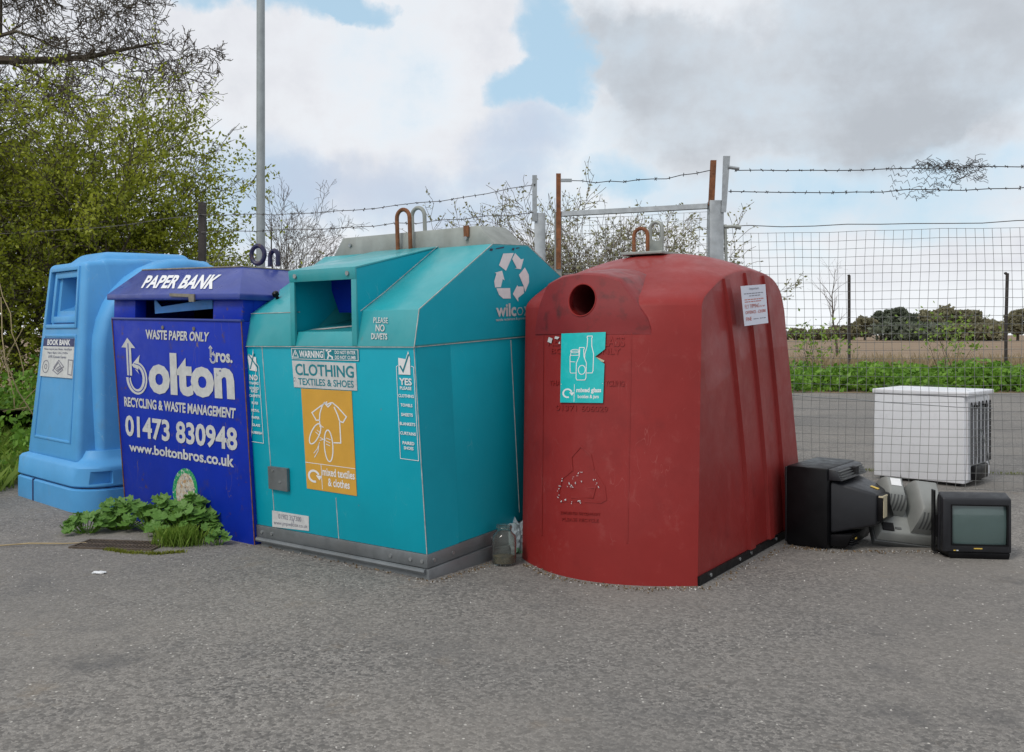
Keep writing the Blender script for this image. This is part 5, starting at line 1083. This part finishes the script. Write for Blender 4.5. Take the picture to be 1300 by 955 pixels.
# bushy young growth in the nettles
for px, Z, h, lab in ((1040, 25.5, 1.35, 'spindly yellow-green bush beside the left dark post'), (1205, 25.0, 1.55, 'feathery yellow-green bush above the fridge')):
    bare_tree('leafing_bush_shrub', at(px, Z), px, [((random.uniform(-.3, .3), 0, .2), (random.uniform(-.4, .4), 0, 1), h, .012) for k in range(6)], [(6, .4, .6, .02, .12, 5), (0, 0, 0, 0, .2, 3)], lab, buds=0)
    rr = np.random.default_rng(px); root = [o for o in bpy.data.objects if o.name.startswith('leafing_bush')][-1]
    root = [o for o in bpy.data.objects if o.get('label') == lab][0]; root['category'] = 'bush'
    fast_mesh('leaves', leaf_quads(rr, rr.normal(size=(260, 3)) * np.array([.5, .3, .28]) + np.array([0, 0, h * .92]), .06), 4, M['grass'], root)

def far_tree(px, Z, top, wpx, mt, lab, seed, trunk=.3):
    rr = np.random.default_rng(seed); X = (px - CX) / F * Z; h = H + (HY - top) / F * Z; w = wpx / F * Z / 2; root = empty('far_tree', loc=(X, Z, 0)); tag(root, lab, 'tree', 'trees at the far side of the field')
    b = MB(); b.tube([(0, 0, -.2), (.1, 0, h * .3), (0, 0, h * .7)], [.35, .28, .1], 7)
    for a in range(5): b.tube([(0, 0, h * .3), (math.cos(a * 1.3) * w * .5, math.sin(a * 1.3) * w * .4, h * .62)], [.15, .05], 5)
    b.build('trunk', 'bark', root)
    out = []
    for k in range(26):
        c = rr.normal(size=3); c /= np.linalg.norm(c); c = c * np.array([w * .72, w * .5, h * .34]) * rr.uniform(.5, 1) + np.array([0, 0, h * .56]); r_ = w * rr.uniform(.2, .36)
        u = rr.normal(size=(110, 3)); u /= np.linalg.norm(u, axis=1)[:, None]; out.append(c + u * np.array([r_, r_, r_ * .8]) * rr.uniform(.6, 1.05, (110, 1)))
    P = np.concatenate(out); P = P[(P[:, 2] > .1) & (P[:, 2] < h)]; fast_mesh('crown', leaf_quads(rr, P, .55, .7), 4, mt, root)
FT = [(1012, 250, 418, 34, 'far_olive', 'low olive tree at the far left end of the distant hedge'), (1040, 252, 419, 40, 'far_olive', 'second low olive tree from the left in the distant hedge'), (1070, 245, 414, 44, 'far_olive', 'olive tree behind the left dark post'), (1098, 235, 400, 44, 'far_olive', 'brownish tree at the left foot of the dark evergreens'),
      (1118, 238, 395, 40, 'far_dark', 'dark evergreen left of the tallest one'), (1138, 240, 388, 40, 'far_dark', 'tallest dark evergreen of the distant copse'), (1160, 236, 396, 44, 'far_dark', 'dark evergreen right of the tallest one'), (1182, 230, 394, 50, 'far_olive', 'olive tree left of the rounded hilltop crown'), (1205, 232, 386, 60, 'far_olive', 'broad olive tree with the highest rounded crown'),
      (1232, 230, 391, 52, 'far_olive', 'olive tree sloping down right of the rounded crown'), (1258, 234, 404, 44, 'far_olive', 'low olive tree at the right foot of the copse'), (1292, 220, 392, 44, 'far_olive', 'olive tree at the right edge behind the right dark post'), (1330, 220, 396, 60, 'far_dark', 'dark tree beyond the right edge'), (985, 260, 420, 50, 'far_olive', 'olive tree half hidden behind the red bank'), (1160, 225, 410, 120, 'far_dark', 'wide dark thicket at the foot of the evergreens'), (1235, 222, 412, 110, 'far_olive', 'wide olive thicket at the foot of the rounded crown')]
for i, a in enumerate(FT): far_tree(*a[:5], a[5], 200 + i)

# ------------------------------------------------------------------ mallow weeds in front of the paper bank
def leaf_mesh(seed):
    rg = random.Random(seed); vs = [(0, 0, 0)]; n = 21
    for i in range(n):
        a = R(20 + 320 * i / (n - 1)) + math.pi / 2 - math.pi; rr = .5 * (.86 + .14 * math.cos(a * 7 + seed)) * rg.uniform(.95, 1.05); vs.append((rr * math.cos(a), rr * math.sin(a) + .12, .10 * rr * rr * 4 * (.6 + .5 * math.cos(a * 7 + seed)) + rg.uniform(-.015, .015)))
    for i in range(n): p = vs[1 + i]; vs.append((p[0] * .55, p[1] * .55, p[2] * .2 + .03 * math.cos(i * 2.1)))
    fs = [(0, n + 1 + i, n + 2 + i) for i in range(n - 1)] + [(n + 1 + i, 1 + i, 2 + i, n + 2 + i) for i in range(n - 1)]
    me = bpy.data.meshes.new('leaf'); me.from_pydata(vs, [], fs); me.materials.append(M['mallow'])
    for p in me.polygons: p.use_smooth = True
    return me
LEAVES = [leaf_mesh(i) for i in range(4)]
def mallow(px, py, sx, sy, hgt, count, seed, label):
    rg = random.Random(seed); X, Y = ground_pt(px, py); root = empty('mallow_plant', loc=(X, Y, 0)); tag(root, label, 'plant', 'mallow weeds by the paper bank'); b = MB()
    for k in range(count):
        a = rg.uniform(0, 2 * math.pi); q = math.sqrt(rg.random()); x, y = sx * q * math.cos(a), sy * q * math.sin(a); z = hgt * (1 - .75 * q * q) * rg.uniform(.55, 1.05) + .02
        o = bpy.data.objects.new('leaf', LEAVES[k % 4]); col.objects.link(o); o.parent = root; s = rg.uniform(.055, .105); o.scale = (s, s, s); o.location = (x, y, z)
        tilt = rg.uniform(.15, .95); o.rotation_euler = (Matrix.Rotation(rg.uniform(-.6, .6) - math.pi / 2 if rg.random() < .65 else rg.uniform(0, 6.28), 3, 'Z') @ Matrix.Rotation(tilt, 3, 'Y') @ Matrix.Rotation(rg.uniform(0, 6.28), 3, 'Z')).to_euler()
        b.tube([(x * .3, y * .3, 0), (x * .75, y * .75, z * .65), (x, y, z - .003)], .0028, 4, cap=False)
    b.build('stems', 'nettle', root, fix=False)
mallow(240, 682, .26, .15, .28, 110, 3, 'largest mallow clump, hiding the foot of the oval sticker')
mallow(197, 676, .22, .14, .22, 85, 4, 'middle mallow clump beside the drain grating')
mallow(152, 672, .24, .13, .20, 78, 5, 'mallow clump behind the left half of the grating')
mallow(110, 677, .18, .10, .13, 42, 6, 'small low mallow clump at the left end of the weeds')
mallow(278, 692, .07, .05, .08, 9, 7, 'few round mallow leaves nearest the teal bank')
X, Y = ground_pt(228, 692); P = rng.normal(size=(900, 3)) * np.array([.07, .035, 0]) + np.array([X, Y, 0]); tag(blades('grass_tuft', rng, P, .12, .0022, 'grass', .6), 'fine grass tuft in front of the mallow weeds', 'grass', kind='stuff')
def moss(name, pts, n, sp, lab, h=.02):
    P = []
    for a, c in zip(pts, pts[1:]): q = rng.uniform(0, 1, (n, 1)); P.append(np.array(a) * (1 - q) + np.array(c) * q)
    P = np.concatenate(P); P = np.concatenate([P + rng.normal(scale=sp, size=P.shape), np.zeros((len(P), 1))], 1); tag(blades(name, rng, P, h, .003, 'moss', .9), lab, 'moss', kind='stuff')
moss('moss_edge', [ground_pt(135, 698), ground_pt(160, 702), ground_pt(200, 704), ground_pt(235, 701)], 260, .013, 'yellow-green moss along the edge of the drain grating')
moss('moss_line', [ground_pt(1085, 597.5), ground_pt(1120, 598.5), ground_pt(1180, 600), ground_pt(1262, 602), ground_pt(1330, 604)], 160, .02, 'moss growing in the tarmac crack near the fridge', .03)
# loose grit on the tarmac
n = 900; G = scatter(n, -4, 4.5, 2.6, 8, .002); fast_mesh('loose_grit', leaf_quads(rng, G, .0045, .9, 2.0), 4, M['trim']); tag(bpy.data.objects['loose_grit'], 'tiny pale grit scattered over the tarmac', 'grit', kind='stuff')
scn.cycles.use_denoising = True

def litter(name, lines, n, sp, size, mt, lab):
    P = []
    for a, c in lines: q = rng.uniform(0, 1, (n, 1)); P.append(np.array(a) * (1 - q) + np.array(c) * q)
    P = np.concatenate(P); P = P + np.abs(rng.normal(scale=sp, size=P.shape)) * np.array([rng.choice([-1, 1]), -1]); P = np.concatenate([P, np.full((len(P), 1), .006)], 1); tag(fast_mesh(name, leaf_quads(rng, P, size, .6, 2.5), 4, mt), lab, 'litter', kind='stuff')
BASE = [(ground_pt(160, 650), ground_pt(323, 692)), (ground_pt(330, 692), ground_pt(547, 739)), (ground_pt(547, 739), ground_pt(640, 708)), (ground_pt(660, 716), ground_pt(700, 734)), (ground_pt(700, 734), ground_pt(800, 748)), (ground_pt(800, 748), ground_pt(888, 746)), (ground_pt(888, 746), ground_pt(998, 690)), (ground_pt(1000, 694), ground_pt(1050, 700)), (ground_pt(1050, 700), ground_pt(1190, 700))]
litter('leaf_litter', BASE, 70, .035, .008, material('dead_leaf', (.16, .11, .06), .9, vary=.5, vscale=60), 'brown crumbs of dead leaf along the feet of the banks')
litter('pale_grit', BASE, 60, .05, .005, 'trim', 'pale grit gathered along the feet of the banks')
